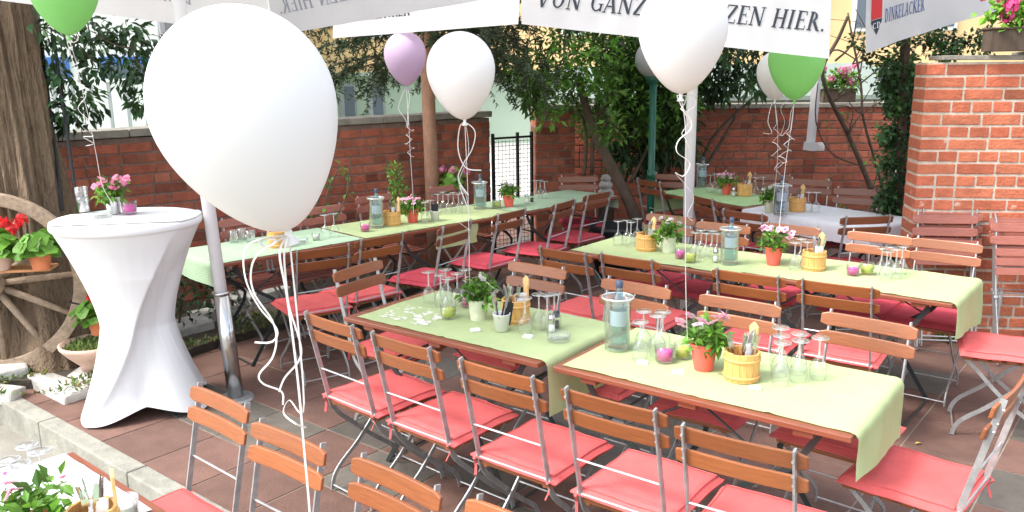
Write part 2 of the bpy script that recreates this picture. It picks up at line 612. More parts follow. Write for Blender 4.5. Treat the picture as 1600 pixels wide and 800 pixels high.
# terrace slab (under the tiles) and the tiles
b = MB()
c0 = KERB0 + WDIR * .004
sl = [c0, c0 + UDIR * 9.5, c0 + UDIR * 9.5 + WDIR * 9.5, c0 + WDIR * 9.5]
b.add([(p.x, p.y, -.0035) for p in sl] + [(p.x, p.y, GZ - .05) for p in sl],
      [(0, 1, 2, 3), (0, 4, 5, 1), (1, 5, 6, 2), (2, 6, 7, 3), (3, 7, 4, 0)])
tag(b.build('terrace_base', M['joint']), kind='structure')
b = MB()
TS = .42
rz_t = Matrix.Rotation(rad(-39), 3, 'Z')
for i in range(22):
    for j in range(22):
        c = c0 + UDIR * (TS * (i + .5)) + WDIR * (TS * (j + .5))
        if c.x < -3.6 and c.y > 5.5: continue
        g = noise.noise(Vector((i * .45, j * .45, 3.1)))
        grey = g > .34 or (j % 7 == 1 and i < 14 and i % 2) or (c.x > 2.0 and c.y < 3.6 and R.random() < .6) or R.random() < .05
        if 2 < j < 6 and 9 < i < 12: grey = True
        base = (.60, .55, .48) if grey else (.72, .41, .33)
        if grey: base = tuple(q * .9 for q in base)
        k = R.uniform(.82, 1.12)
        b.box((c.x, c.y, -.010 + R.uniform(0, .0018)), (TS - .009, TS - .009, .020), rz_t, tone=tuple(q * k for q in base))
tag(b.build('terrace_paving', M['tile'], tone=True, bevel=.003), kind='structure')
# kerb of long concrete blocks along the courtyard
b = MB()
for i in range(10):
    c = KERB0 + UDIR * (i * 1.0 + .5) - WDIR * .05
    b.box((c.x, c.y, (GZ - .03 + .012) / 2), (.992, .105, .012 - GZ + .03), rz_t)
tag(b.build('kerb', M['kerb'], bevel=.008), kind='structure')
# raised bed soil at the garden wall
b = MB()
bed = [(-4.9, 4.5), (-3.25, 4.95), (-2.55, 5.0), (-2.1, 5.75), (-.9, 7.1), (-.4, 8.3), (-.75, 8.2), (-3.4, 6.15), (-5.2, 5.6)]
b.add([(x, y, .06) for x, y in bed] + [(x, y, -.10) for x, y in bed], [tuple(range(9))] + [(i, i + 9, (i + 1) % 9 + 9, (i + 1) % 9) for i in range(9)])
tag(b.build('planting_bed', M['soil']), kind='structure')
b = MB()
for _ in range(5200):
    t = R.random()
    if R.random() < .6:
        x, y = R.uniform(-4.2, -2.4), R.uniform(4.7, 5.6)
    else:
        x = R.uniform(-2.6, -.6); y = 5.55 + (x + 2.3) * 1.15 + R.uniform(-.15, .5)
        if y > 6.9 + (x + 2.45) * .8 - .2: continue
    n_ = noise.noise(Vector((x * 3, y * 3, 0)))
    if n_ < -.12: continue
    p = Vector((x, y, .06 + R.uniform(0, .02)))
    leaf(b, p, Vector((R.uniform(-1, 1), R.uniform(-1, 1), R.uniform(.2, 1.4))), R.uniform(.02, .05), R.uniform(.01, .02), (R.uniform(.6, 1.6), R.uniform(.7, 1.3), R.uniform(.6, 1.3)))
tag(b.build('ground_cover', M['moss'], tone=True), kind='stuff')

# edging stones of the bed, each a thing
stone_spots = [((12, 585), .34, .22, .12, 'pale flat edging stone under the bottom of the wagon wheel'),
               ((74, 570), .30, .24, .13, 'cracked edging stone with dark lichen patches below the wheel rim'),
               ((90, 602), .52, .16, .08, 'long low grey edging slab along the terrace tiles'),
               ((150, 560), .30, .24, .16, 'tall rough edging stone between wheel and cocktail table'),
               ((138, 592), .26, .14, .09, 'small wedge shaped edging stone touching the cocktail table cover'),
               ((5, 612), .20, .14, .08, 'small edging stone at the end of the kerb')]
for k, ((px, py), sx, sy, h, lb) in enumerate(stone_spots):
    p = atz(px, py, .04)
    b = MB()
    b.box((0, 0, h / 2), (sx, sy, h), jit=.02)
    o = b.build('edging_stone', M['stone'], bevel=.015, loc=(p.x, p.y, -.012), rot=(0, 0, rad(-35 + k * 9 - 20)))
    tag(o, lb, 'stone', 'edging stones of the bed')
for k, (px, py) in enumerate([(335, 498), (372, 478), (415, 470), (290, 520)]):
    p = atz(px, py, .05)
    b = MB()
    b.box((0, 0, .07), (.36, .2, .16), jit=.02)
    o = b.build('edging_stone', M['stone'], bevel=.015, loc=(p.x, p.y, -.012), rot=(0, 0, rad(50)))
    tag(o, ['dark edging stone in shade behind the white parasol pole', 'dark edging stone seen through the knotted ribbons',
            'dark edging stone under the checked table end', 'shaded edging stone just behind the cocktail table foot'][k], 'stone', 'edging stones of the bed')


# ------------------------------------------------------------------ brick walls
def brick_wall(name, label, p0, ang, length, z0, z1, thick, bmat, mmat, seed=1, jt=.012, coping=None, cp_over=.03, cat='brick wall', tonevar=.22, end_gap=None):
    rr = random.Random(seed)
    t = T(name, label, cat, (p0[0], p0[1], 0), rad(ang))
    b = MB()
    course = .0833
    n = int(round((z1 - z0) / course))
    for c in range(n):
        z = z0 + c * course + course / 2
        x = 0
        first = True
        hdr = (c % 2 == 0)
        while x < length - .02:
            w = .115 if (hdr and rr.random() < .78) or (not hdr and rr.random() < .22) else rr.choice([.24, .24, .235, .2])
            if first:
                w = rr.choice([.115, .17, .24]); first = False
            if x + w > length: w = length - x
            if w > .03:
                tn = 1 + rr.uniform(-tonevar, tonevar)
                hue = rr.uniform(-.10, .12)
                if rr.random() < .08: tn *= .62
                b.box((x + w / 2, thick / 2, z + rr.uniform(-.002, .002)), (w + rr.uniform(-.002, .002), thick + .008 + rr.uniform(0, .006), .081 - jt + rr.uniform(-.003, .003)),
                      Matrix.Rotation(rr.uniform(-.011, .011), 3, 'Y'), tone=(tn, tn * (1 + hue), tn * (1 + hue)))
            x += w + jt
    b.build('bricks', bmat, t, tone=True, bevel=.004)
    b = MB()
    b.box((length / 2, thick / 2, (z0 + z1) / 2 - .003), (length - .006, thick - .002, z1 - z0 - .006))
    b.build('mortar', mmat, t)
    if coping:
        b = MB()
        x = -.02
        while x < length:
            w = min(rr.uniform(.45, .62), length + .02 - x)
            if w < .05: break
            b.box((x + w / 2, thick / 2, z1 + coping / 2 + rr.uniform(0, .004)), (w - .006, thick + 2 * cp_over, coping))
            x += w
        b.build('coping', M['coping'], t, bevel=.006)
    return t


LW_A = math.degrees(.6748)
lw_u = Vector((math.cos(.6748), math.sin(.6748), 0))
lw0 = Vector((-3.2835, 6.2584, 0)) - lw_u * 2.2
brick_wall('brick_wall', 'long red brick garden wall with grey coping behind the long table row', (lw0.x, lw0.y), LW_A, 2.2 + 3.93, -.1, 1.44, .24, M['brick'], M['mortar'], 3, coping=.06)
pl0 = aty(838, 300, 8.95)
brick_wall('brick_pillar', 'short mossy brick gate pillar between iron gate and laurel', (pl0.x, pl0.y), 8, .42, -.1, 1.5, .36, M['brick'], M['mortar'], 5, coping=.04, cat='brick pillar')
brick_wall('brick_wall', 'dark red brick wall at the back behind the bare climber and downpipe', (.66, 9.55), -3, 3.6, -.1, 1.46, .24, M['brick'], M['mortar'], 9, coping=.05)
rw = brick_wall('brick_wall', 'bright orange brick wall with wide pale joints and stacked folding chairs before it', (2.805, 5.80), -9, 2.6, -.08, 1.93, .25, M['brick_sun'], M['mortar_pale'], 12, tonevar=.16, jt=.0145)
b = MB()
for _ in range(3000):
    u_ = R.uniform(.2, 2.4); q_ = rw.location + Vector((math.cos(rad(-9)), math.sin(rad(-9)), 0)) * u_ + Vector((0, -1, 0)) * abs(R.gauss(0, .13))
    if noise.noise(Vector((q_.x * 4, q_.y * 4, 1))) < -.1: continue
    leaf(b, Vector((q_.x, q_.y - .01, .002 + R.uniform(0, .06))), Vector((R.uniform(-1, 1), R.uniform(-1, 1), R.uniform(.2, 1.6))), R.uniform(.02, .05), R.uniform(.01, .02), (R.uniform(.6, 1.6), R.uniform(.7, 1.3), R.uniform(.6, 1.3)))
tag(b.build('moss_growth', M['moss'], tone=True), kind='stuff')
# stone slabs lying on the orange wall
for (dx, w, tz, lb) in ((.32, .50, .035, 'thin weathered stone slab on top of the orange brick wall by the ivy'), (.95, .7, .05, 'grey stone slab under the flower box on the orange brick wall')):
    b = MB()
    b.box((0, 0, tz / 2), (w, .29, tz), jit=.006)
    p = rw.location + Vector((math.cos(rad(-9)), math.sin(rad(-9)), 0)) * (dx + .02) + Vector((.02, .12, 0))
    tag(b.build('coping_slab', M['coping'], bevel=.005, loc=(p.x, p.y, 1.936), rot=(0, 0, rad(-9))), lb, 'stone slab')

# ------------------------------------------------------------------ buildings and street behind the walls
t = T('apartment_building', 'long yellow building with pale green ground floor behind the garden', 'building', (0, 24, 0), rad(-2))
def bbox(name, m, par, c, s, **k):
    b = MB(); b.box(c, s); return b.build(name, m, par, **k)
bbox('ground_floor', M['green_plaster'], t, (3, 4, -.2), (26, 8, 4.0))
bbox('upper_floor', M['yellow_plaster'], t, (3, 4.0, 5.3), (26.2, 8.2, 6.9))
bbox('cornice', M['green_plaster'], t, (3, 3.9, 1.83), (26.5, 8.5, .10))
for k, x in enumerate([-4.55, -3.75, -1.6, .8, 7.2, 9.4]):
    w = bbox('window', M['grey_wood'], t, (x, -.02, 1.0), (.42, .08, 1.15))
    bbox('pane', M['pane'], w, (x + .04, -.07, 1.0), (.28, .04, 1.0))
for k, x in enumerate([-3.6, -1.0, 2.0, 5.0, 8.0, 9.8, 11.5]):
    w = bbox('window', M['white_paint'], t, (x, -.12, 3.6), (1.1, .1, 1.6))
    bbox('pane', M['pane'], w, (x, -.18, 3.6), (.9, .06, 1.4))
bbox('roof', M['slate'], t, (3, 4, 8.95), (27.4, 9.4, .35))
t = T('white_building', 'white building with blue window bands beyond the garden wall', 'building', (-10.5, 19, 0), rad(22))
bbox('wall', M['white_plaster'], t, (0, 3, 3), (11, 6, 8))
for k in range(5):
    w = bbox('window', M['blue_paint'], t, (-4.2 + k * 2.1, -.03, 2.05), (1.5, .08, .5))
    bbox('pane', M['pane'], w, (-4.2 + k * 2.1, -.09, 1.98), (1.3, .06, .3))
for k in range(5):
    w = bbox('window', M['white_paint'], t, (-4.2 + k * 2.1, -.03, 4.6), (1.3, .08, 1.5))
    bbox('pane', M['pane'], w, (-4.2 + k * 2.1, -.09, 4.6), (1.1, .06, 1.3))
b = MB()
b.add([(-16, 9.5, GZ + .0), (-1.6, 9.5, GZ), (-1.6, 40, GZ), (-16, 40, GZ)], [(0, 1, 2, 3)])
tag(b.build('lawn', M['lawn']), kind='structure')
b = MB()
b.add([(-1.2, 9.4, GZ + .004), (3.5, 11.5, GZ + .004), (3.5, 40, GZ + .004), (-1.2, 40, GZ + .004)], [(0, 1, 2, 3)])
tag(b.build('road', mat('pale_road', (.50, .49, .47), .9, noise_amt=.12, noise_scale=1)), kind='structure')
# railing behind the garden wall
f0 = Vector((-8.3, 13.0, 0)); fd = Vector((math.cos(rad(12)), math.sin(rad(12)), 0))
t = T('railing', 'pale slim garden railing on the lawn behind the garden wall', 'railing', (f0.x, f0.y, GZ), rad(12))
b = MB()
b.box((1.9, 0, 1.95), (4.0, .05, .05)); b.box((1.9, 0, .25), (4.0, .04, .04))
b.build('rail', M['white_paint'], t)
for k in range(16):
    b = MB(); b.box((k * .26, 0, .98), (.05, .03, 1.9)); b.build('post', M['grey_wood'], t)
p = aty(256, 150, 7.4)
b = MB(); b.box((0, 0, 1.6), (.13, .13, 3.3), jit=.004)
tag(b.build('wooden_post', M['grey_wood'], loc=(p.x, p.y, 0), rot=(0, .03, .5), bevel=.006), 'thick grey weathered post rising behind the garden wall', 'post')
p = aty(282, 150, 7.2)
b = MB(); b.box((0, 0, 1.5), (.04, .04, 3.2))
tag(b.build('steel_post', M['grey_plastic'], loc=(p.x, p.y, 0), rot=(0, -.04, .5)), 'thin grey post next to the weathered post', 'post')
# low roof behind the back wall
t = T('shed', 'low grey green shed roof peeking over the back wall', 'shed', (3.2, 12.5, 0), rad(-3))
bbox('wall', M['green_plaster'], t, (0, 1, .7), (4.4, 2, 1.7))
b = MB(); b.add([(-2.4, -.3, 1.50), (2.4, -.3, 1.50), (2.4, 1.2, 1.95), (-2.4, 1.2, 1.95), (-2.4, -.3, 1.44), (2.4, -.3, 1.44), (2.4, 1.2, 1.89), (-2.4, 1.2, 1.89)],
                [(0, 1, 2, 3), (7, 6, 5, 4), (0, 4, 5, 1), (1, 5, 6, 2), (2, 6, 7, 3), (3, 7, 4, 0)])
b.build('roof', M['slate'], t)
# ------------------------------------------------------------------ gate
g0 = Vector((-.20, 8.72, 0)); g1 = Vector((pl0.x - .03, pl0.y + .05, 0))
gd = (g1 - g0); gl = gd.length; ga = math.atan2(gd.y, gd.x)
t = T('garden_gate', 'black iron mesh gate between brick wall and pillar', 'gate', (g0.x, g0.y, 0), ga)
b = MB()
for x in (.02, gl * .62, gl - .02): b.box((x, 0, .62), (.025, .03, 1.3))
for z in (.06, 1.22): b.box((gl / 2, 0, z), (gl - .05, .022, .022))
b.build('gate_frame', M['black_iron'], t)
b = MB()
k = .05
while k < gl - .03:
    b.tube([(k, .012, .06), (k, .012, 1.2)], .0028, 4); k += .045
z = .1
while z < 1.2:
    b.tube([(.03, .012, z), (gl - .03, .012, z)], .0028, 4); z += .045
b.build('mesh_panel', M['black_iron'], t)

# ------------------------------------------------------------------ trees and shrubs
def branchy(b, p0, d, L, r, depth, ends, wig=.3, split=3, grav=0):
    pts = [Vector(p0)]
    d = d.normalized()
    n = 5
    for i in range(n):
        d = (d + rnd_dir() * wig * .4 + Vector((0, 0, -grav))).normalized()
        pts.append(pts[-1] + d * L / n)
    b.tube(pts, [r * (1 - .6 * i / n) for i in range(n + 1)], 5)
    if depth == 0:
        ends.append((pts[-1], d)); ends.append((pts[-3], d))
        return
    for k in range(split):
        q = pts[R.randint(2, n)]
        branchy(b, q, (d + rnd_dir() * .9), L * R.uniform(.5, .75), r * .5, depth - 1, ends, wig, split, grav)


# big tree on the left: trunk + hanging leafy boughs
t = T('garden_tree', 'big old tree with furrowed brown trunk behind the wagon wheel', 'tree', (-3.22, 5.62, 0))
b = MB()
NS = 44
def trunk_fn(u, v):
    a = u * 2 * PI
    z = -.1 + v * 3.9
    r = .195 + .34 * math.exp(-max(z, 0) / .42) + .06 * math.exp(-z / 1.2)
    r *= 1 + .07 * math.sin(a * 5 + z * 1.2) + .05 * math.sin(a * 9 - z * 2) + .10 * noise.noise(Vector((math.cos(a) * 1.6, math.sin(a) * 1.6, z * .6)))
    r += .035 * noise.noise(Vector((math.cos(a) * 9, math.sin(a) * 9, z * 1.3)))
    r += .020 * abs(noise.noise(Vector((math.cos(a) * 14, math.sin(a) * 14, z * 2.2)))) + .012 * noise.noise(Vector((math.cos(a) * 30, math.sin(a) * 30, z * 5)))
    lean = -.03 * z
    return (math.cos(a) * r + lean, math.sin(a) * r, z)
b.grid(trunk_fn, 240, 200)
b.build('trunk', M['bark'], t, smooth=True)
b = MB(); ends = []
for k in range(7):
    a = rad(R.uniform(35, 110))
    branchy(b, (R.uniform(-.1, .1), .1, R.uniform(2.5, 3.4)), Vector((math.cos(a), math.sin(a), R.uniform(.1, .4))), R.uniform(.9, 1.4), .035, 2, ends, .25, 3, .0)
b.build('limbs', M['bark_dark'], t, smooth=True)
b = MB()
cl = [(e, .17) for e, d in ends if R.random() < .8 and e.y > .35]
leaf_cloud(b, cl, 22, .085, .04, [.7, 1, 1.5], flat=.6)
cr = []
for (px, py, Y, r) in [(95, 70, 5.7, .16), (85, 110, 5.7, .14), (115, 120, 5.8, .16), (150, 75, 5.9, .14), (140, 45, 5.9, .18), (60, 60, 5.8, .14), (75, 165, 5.8, .14), (100, 165, 5.7, .13),
                    (130, 150, 5.8, .12), (60, 185, 5.8, .12), (115, 190, 5.9, .10), (150, 105, 5.9, .10), (140, 165, 6.0, .10), (78, 30, 5.7, .2),
                    (190, 95, 6.0, .15), (205, 75, 6.0, .15), (225, 60, 6.0, .15), (205, 120, 6.0, .16), (225, 110, 6.0, .16), (235, 145, 6.0, .14), (215, 160, 6.0, .09), (180, 55, 6.0, .10), (240, 85, 6.0, .16), (200, 40, 6.0, .12), (245, 120, 6.0, .2)]:
    q = aty(px, py, Y) - t.location
    cr.append((q, r))
leaf_cloud(b, cr, 42, .085, .036, [.7, 1, 1.6], flat=.7)
b.build('crown', M['leaf_dark'], t, tone=True)
b = MB()
for (a1, a2) in (((95, 70), (60, 40)), ((115, 120), (75, 60)), ((205, 75), (150, 55)), ((225, 110), (205, 60)), ((150, 105), (110, 60)), ((100, 165), (85, 100))):
    p1, p2 = aty(*a1, 5.8) - t.location, aty(*a2, 5.8) - t.location
    b.tube(smooth_path([p1, (p1 + p2) / 2 + rnd_dir() * .04, p2], 3), [.004] * 6 + [.008], 4)
b.build('twigs', M['bark_dark'], t)
# dark ivy covered lattice poles beside the trunk
for k, (px, lb) in enumerate(((72, 'thin dark stake leaning beside the old trunk'), (92, 'dark slender stake crossing the wall coping'))):
    p1, p2 = aty(px - 8, 60, 5.75), aty(px + 26 + k * 4, 330, 5.55)
    b = MB(); b.tube([p1, p2], .012, 6)
    tag(b.build('garden_stake', M['black_plastic']), lb, 'stake')

# spruce with slim reddish trunk
sp = aty(676, 285, 7.9)
t = T('spruce_tree', 'spruce with slim reddish trunk and drooping dark boughs above the wall', 'tree', (sp.x, sp.y, 0))
b = MB()
b.tube([(0, 0, -.05), (-.01, 0, 1.2), (-.02, 0, 2.4), (0, 0, 4.6)], [.072, .064, .058, .03], 12)
b.build('trunk', M['bark_red'], t, smooth=True)
b = MB(); bn = MB()
for k in range(66):
    z0 = R.uniform(2.0, 3.5)
    a = R.uniform(-PI * .6, PI * .9)
    if R.random() < .5: a = rad(R.choice([R.uniform(-50, 20), R.uniform(-60, 20), R.uniform(150, 200)]))
    L_ = R.uniform(.7, 1.5)
    d = Vector((math.cos(a), math.sin(a), R.uniform(-.05, .15)))
    pts = [Vector((0, 0, z0))]
    for i in range(8):
        d = (d + Vector((0, 0, -.075)) + rnd_dir() * .06).normalized()
        pts.append(pts[-1] + d * L_ / 8)
    b.tube(pts, [.013 * (1 - .1 * i) for i in range(9)], 4)
    for i in range(2, 9):
        for s in range(3):
            sd = (rnd_dir() * .8 + Vector((0, 0, -.55)) + d * .5).normalized()
            q = pts[i] + rnd_dir() * .03
            Ls = R.uniform(.14, .32)
            tn = R.uniform(.6, 1.5)
            for m in range(13):
                c = q + sd * Ls * m / 13 + Vector((0, 0, -.03 * (m / 13) ** 2))
                for w in range(2):
                    nd = (sd * .7 + rnd_dir()).normalized()
                    side = nd.cross(rnd_dir()).normalized() * .0085
                    bn.add([c - side, c + side, c + nd * .06], [(0, 1, 2)], 0, (tn, tn * R.uniform(.9, 1.1), tn * .9))
b.build('limbs', M['bark_dark'], t)
bn.build('crown', M['needle'], t, tone=True)

# laurel: leaning stems, broad bright leaves
lp = aty(1000, 372, 8.0)
t = T('laurel_tree', 'broad leaved evergreen with leaning trunk and glossy light green leaves', 'tree', (lp.x, lp.y, 0))
b = MB(); ends = []
A = lambda x, y, Y: aty(x, y, Y) - t.location
stems = [[A(1005, 380, 8.0), A(985, 320, 8.0), A(950, 250, 8.1), A(925, 195, 8.2), A(905, 130, 8.3)],
         [A(912, 275, 8.4), A(916, 230, 8.4), A(912, 190, 8.4), A(890, 140, 8.4)],
         [A(925, 270, 8.4), A(930, 200, 8.3), A(960, 140, 8.2)],
         [A(985, 285, 8.6), A(1010, 235, 8.7), A(1030, 190, 8.7)]]
for s_, r0 in zip(stems, (.065, .02, .022, .02)):
    sm = smooth_path(s_, 4)
    b.tube(sm, [r0 * (1 - .5 * i / len(sm)) for i in range(len(sm))], 8)
b.build('trunk', M['bark_dark'], t, smooth=True)
b = MB()
cl = []
for _ in range(150):
    px, py = R.uniform(790, 1075), R.uniform(45, 215)
    if py > 165 + (30 * math.sin(px * .03)) and px < 880: continue
    if px < 850 and py < 90: continue
    if px < 900 and py > 180: continue
    cl.append((A(px, py, R.uniform(8.4, 8.9) if px > 965 else R.uniform(7.7, 8.9)), R.uniform(.10, .2)))
leaf_cloud(b, cl, 46, .085, .038, [.45, .8, 1.2, 2.0], flat=.1)
b.build('crown', M['leaf'], t, tone=True)
# dark rhododendron along the back wall
t = T('rhododendron', 'dark rhododendron bush with long drooping leaves before the back wall', 'shrub', (aty(1100, 250, 8.9).x, 8.9, 0))
A = lambda x, y, Y: aty(x, y, Y) - t.location
b = MB()
for s_ in ([A(1020, 330, 8.9), A(1040, 260, 8.9), A(1060, 180, 8.9)], [A(1090, 300, 9), A(1110, 220, 9), A(1180, 150, 9)], [A(1000, 310, 9), A(1010, 240, 9), A(1000, 180, 9)], [A(1085, 290, 9), A(1130, 215, 9.1), A(1150, 180, 9.1)]):
    sm = smooth_path(s_, 4); b.tube(sm, [.022 * (1 - .5 * i / len(sm)) for i in range(len(sm))], 6)
b.build('stems', M['bark_dark'], t, smooth=True)
b = MB(); cl = []
for _ in range(190):
    px, py = R.uniform(955, 1190), R.uniform(55, 275)
    if px > 1080 and py > 165 - (px - 1080) * .25: continue
    if px < 990 and py > 255: continue
    cl.append((A(px, py, R.uniform(8.6, 9.2)), R.uniform(.10, .18)))
leaf_cloud(b, cl, 34, .13, .042, [.5, .8, 1.2, 1.6], flat=.8)
b.build('foliage', M['leaf_dark'], t, tone=True)
# ivy column next to the orange wall
t = T('ivy_column', 'tall narrow ivy column between back wall and orange brick wall', 'ivy', (aty(1405, 300, 6.7).x, 6.7, 0))
A = lambda x, y, Y: aty(x, y, Y) - t.location
b = MB(); sm = smooth_path([A(1412, 420, 6.7), A(1408, 250, 6.7), A(1415, 60, 6.7)], 5); b.tube(sm, .04, 6)
b.build('stem', M['bark_dark'], t)
b = MB(); cl = []
for _ in range(250):
    py = R.uniform(50, 395)
    w = 27 + (60 if py < 95 else 0)
    px = 1408 + R.uniform(-w, w) + (75 if py < 95 and R.random() < .7 else 0)
    if py < 95 and px > 1550: continue
    cl.append((A(px, py, R.uniform(6.6, 6.95)), R.uniform(.06, .12)))
leaf_cloud(b, cl, 44, .042, .030, [.5, .9, 1.6, 2.6], flat=.2)
b.build('foliage', M['leaf_dark'], t, tone=True)
# bare climber on the back wall
t = T('bare_climber', 'leafless dark climber spreading up the back brick wall', 'climbing plant', (aty(1370, 330, 9.0).x, 9.0, 0))
A = lambda x, y, Y: aty(x, y, Y) - t.location
b = MB()
vines = [([(1380, 390), (1362, 300), (1325, 210), (1300, 160), (1285, 110), (1310, 60), (1325, 25)], .030),
         ([(1390, 380), (1378, 290), (1350, 190), (1345, 130), (1332, 60), (1325, 20)], .018),
         ([(1350, 260), (1300, 240), (1275, 190), (1278, 130)], .010), ([(1325, 210), (1345, 180), (1390, 150)], .010),
         ([(1300, 160), (1340, 125), (1350, 60)], .012), ([(1305, 95), (1330, 70), (1338, 30)], .012), ([(1290, 85), (1310, 78), (1340, 95)], .011),
         ([(1378, 350), (1400, 320), (1420, 300)], .014), ([(1345, 130), (1370, 110), (1392, 92)], .009), ([(1362, 300), (1380, 240), (1385, 200)], .008)]
for _ in range(16):
    x, y = R.choice([(1325, 210), (1345, 180), (1332, 100), (1362, 300), (1310, 150), (1340, 60)])
    vines.append(([(x, y), (x + R.uniform(-40, 40), y - R.uniform(5, 45)), (x + R.uniform(-60, 60), y - R.uniform(20, 90))], R.uniform(.004, .008)))
for pts, r in vines:
    sm = smooth_path([A(x, y, 8.95 + R.uniform(-.05, .05)) for x, y in pts], 4)
    b.tube(sm, [r * (1 - .5 * i / len(sm)) for i in range(len(sm))], 6)
b.build('stems', M['bark_dark'], t, smooth=True)
b = MB()
leaf_cloud(b, [(A(R.uniform(1290, 1400), R.uniform(70, 370), 8.9), .05) for _ in range(26)], 4, .06, .035, [.8, 1.3], flat=.6)
b.build('leaves', M['leaf'], t, tone=True)
# creepers on the garden wall
def creeper(label, pts, px0, Y, nleaf, seedcol=M['leaf'], hgt=None):
    t = T('creeper', label, 'climbing plant', (aty(px0, 300, Y).x, Y, 0))
    b = MB(); cl = []
    for pl in pts:
        sm = smooth_path([aty(x, y, Y + dy) - t.location for x, y, dy in pl], 4)
        b.tube(sm, .006, 5)
        cl += [(q, .05) for q in sm[2::3]]
    b.build('stems', M['bark_dark'], t)
    b = MB(); leaf_cloud(b, cl, nleaf, .055, .03, [.7, 1.1, 1.5], flat=.3)
    b.build('leaves', seedcol, t, tone=True)
creeper('sparse green creeper against the brick wall above the old red chair', [[(505, 345, 0), (512, 300, .1), (530, 262, .2)], [(500, 345, 0), (498, 300, .1), (515, 250, .25)], [(520, 345, 0), (540, 310, .1), (545, 270, .2)], [(490, 345, 0), (488, 315, 0), (470, 290, .1)]], 510, 6.6, 5)
t = T('conifer_sapling', 'small upright green sapling against the wall behind the table bottle', 'plant', (aty(620, 300, 7.0).x, 7.0, 0))
b = MB(); b.tube([(0, 0, .0), (0, 0, 1.1)], .008, 5); b.build('stem', M['bark_dark'], t)
b = MB(); leaf_cloud(b, [((R.uniform(-.03, .03), R.uniform(-.03, .03), z / 100), .06) for z in range(60, 116, 3)], 26, .05, .014, [.9, 1.4, 1.8]); b.build('leaves', M['leaf'], t, tone=True)
# dead stems and shrubs under the long table by the wall
t = T('low_shrub', 'low green shrub in the bed under the checked table end', 'shrub', (-2.45, 5.9, .05))
b = MB(); b.tube([(0, 0, 0), (.05, .03, .3)], .01, 5); b.build('stem', M['bark_dark'], t)
b = MB(); leaf_cloud(b, [((R.uniform(-.5, .6), R.uniform(-.15, .3), R.uniform(.05, .55)), .12) for _ in range(34)], 26, .06, .03, [.5, .9, 1.4]); b.build('foliage', M['leaf_dark'], t, tone=True)

# ------------------------------------------------------------------ fixtures at the back
g = aty(1018, 250, 8.0)
t = T('garden_lamp', 'green lamp post with opal globe half hidden by a white balloon', 'lamp post', (g.x, g.y, 0))
b = MB(); b.tube([(0, 0, 0), (0, 0, 1.78)], .034, 12); b.tube([(0, 0, .88), (0, 0, .96)], .042, 12); b.build('post', M['green_post'], t, smooth=True)
b = MB(); b.lathe([(.034, 1.76), (.075, 1.80), (.08, 1.84), (.0, 1.84)], 16); b.build('collar', M['green_post'], t, smooth=True)
b = MB(); b.lathe([(.175 * math.sin(PI * i / 16), 1.99 - .175 * math.cos(PI * i / 16)) for i in range(17)], 28); b.build('globe', M['globe'], t, smooth=True)
t = T('downpipe', 'pale grey downpipe leaning across the back brick wall', 'downpipe', (0, 0, 0))
b = MB(); b.tube([aty(1276, 118, 9.2), aty(1273, 160, 9.2), aty(1266, 228, 9.2)], .05, 4, sq=None); b.build('pipe', M['grey_plastic'], t)
b = MB(); b.tube([aty(1267, 222, 9.17), aty(1265, 235, 9.17)], .075, 4); b.build('shoe', M['grey_plastic'], t)
p = aty(1282, 229, 9.28)
b = MB(); b.box((0, 0, 0), (.08, .04, .09)); b.box((0, -.024, 0), (.05, .012, .05))
tag(b.build('wall_socket', M['enamel'], loc=p, bevel=.004), 'small white weatherproof socket beside the downpipe', 'socket')


# ------------------------------------------------------------------ flowers and pots
def petals(b, c, n, r, mi, tone=1.0, up=Vector((0, -.5, .85))):
    up = (up + rnd_dir() * .6).normalized()
    s1 = up.orthogonal().normalized(); s2 = up.cross(s1)
    k0_ = R.random() * 6
    for k in range(n):
        a = k0_ + 2 * PI * k / n
        d = s1 * math.cos(a) + s2 * math.sin(a)
        e = s1 * -math.sin(a) + s2 * math.cos(a)
        b.add([c, c + d * r * .45 + e * r * .42 + up * r * .14, c + d * r * .88 + e * r * .36 + up * r * .12, c + d * r * 1.02 + up * r * .06, c + d * r * .88 - e * r * .36 + up * r * .12, c + d * r * .45 - e * r * .42 + up * r * .14], [(0, 1, 2, 3, 4, 5)], mi, tone * R.uniform(.9, 1.08))


def pot_profile(r0, r1, h, lip=.008):
    return [(0, .002), (r0, .002), (r0, .0), (r1, h), (r1 + lip * .4, h), (r1 + lip * .4, h + .004), (r1 - .006, h + .004), (r1 - .012, h - .015), (0, h - .015)]


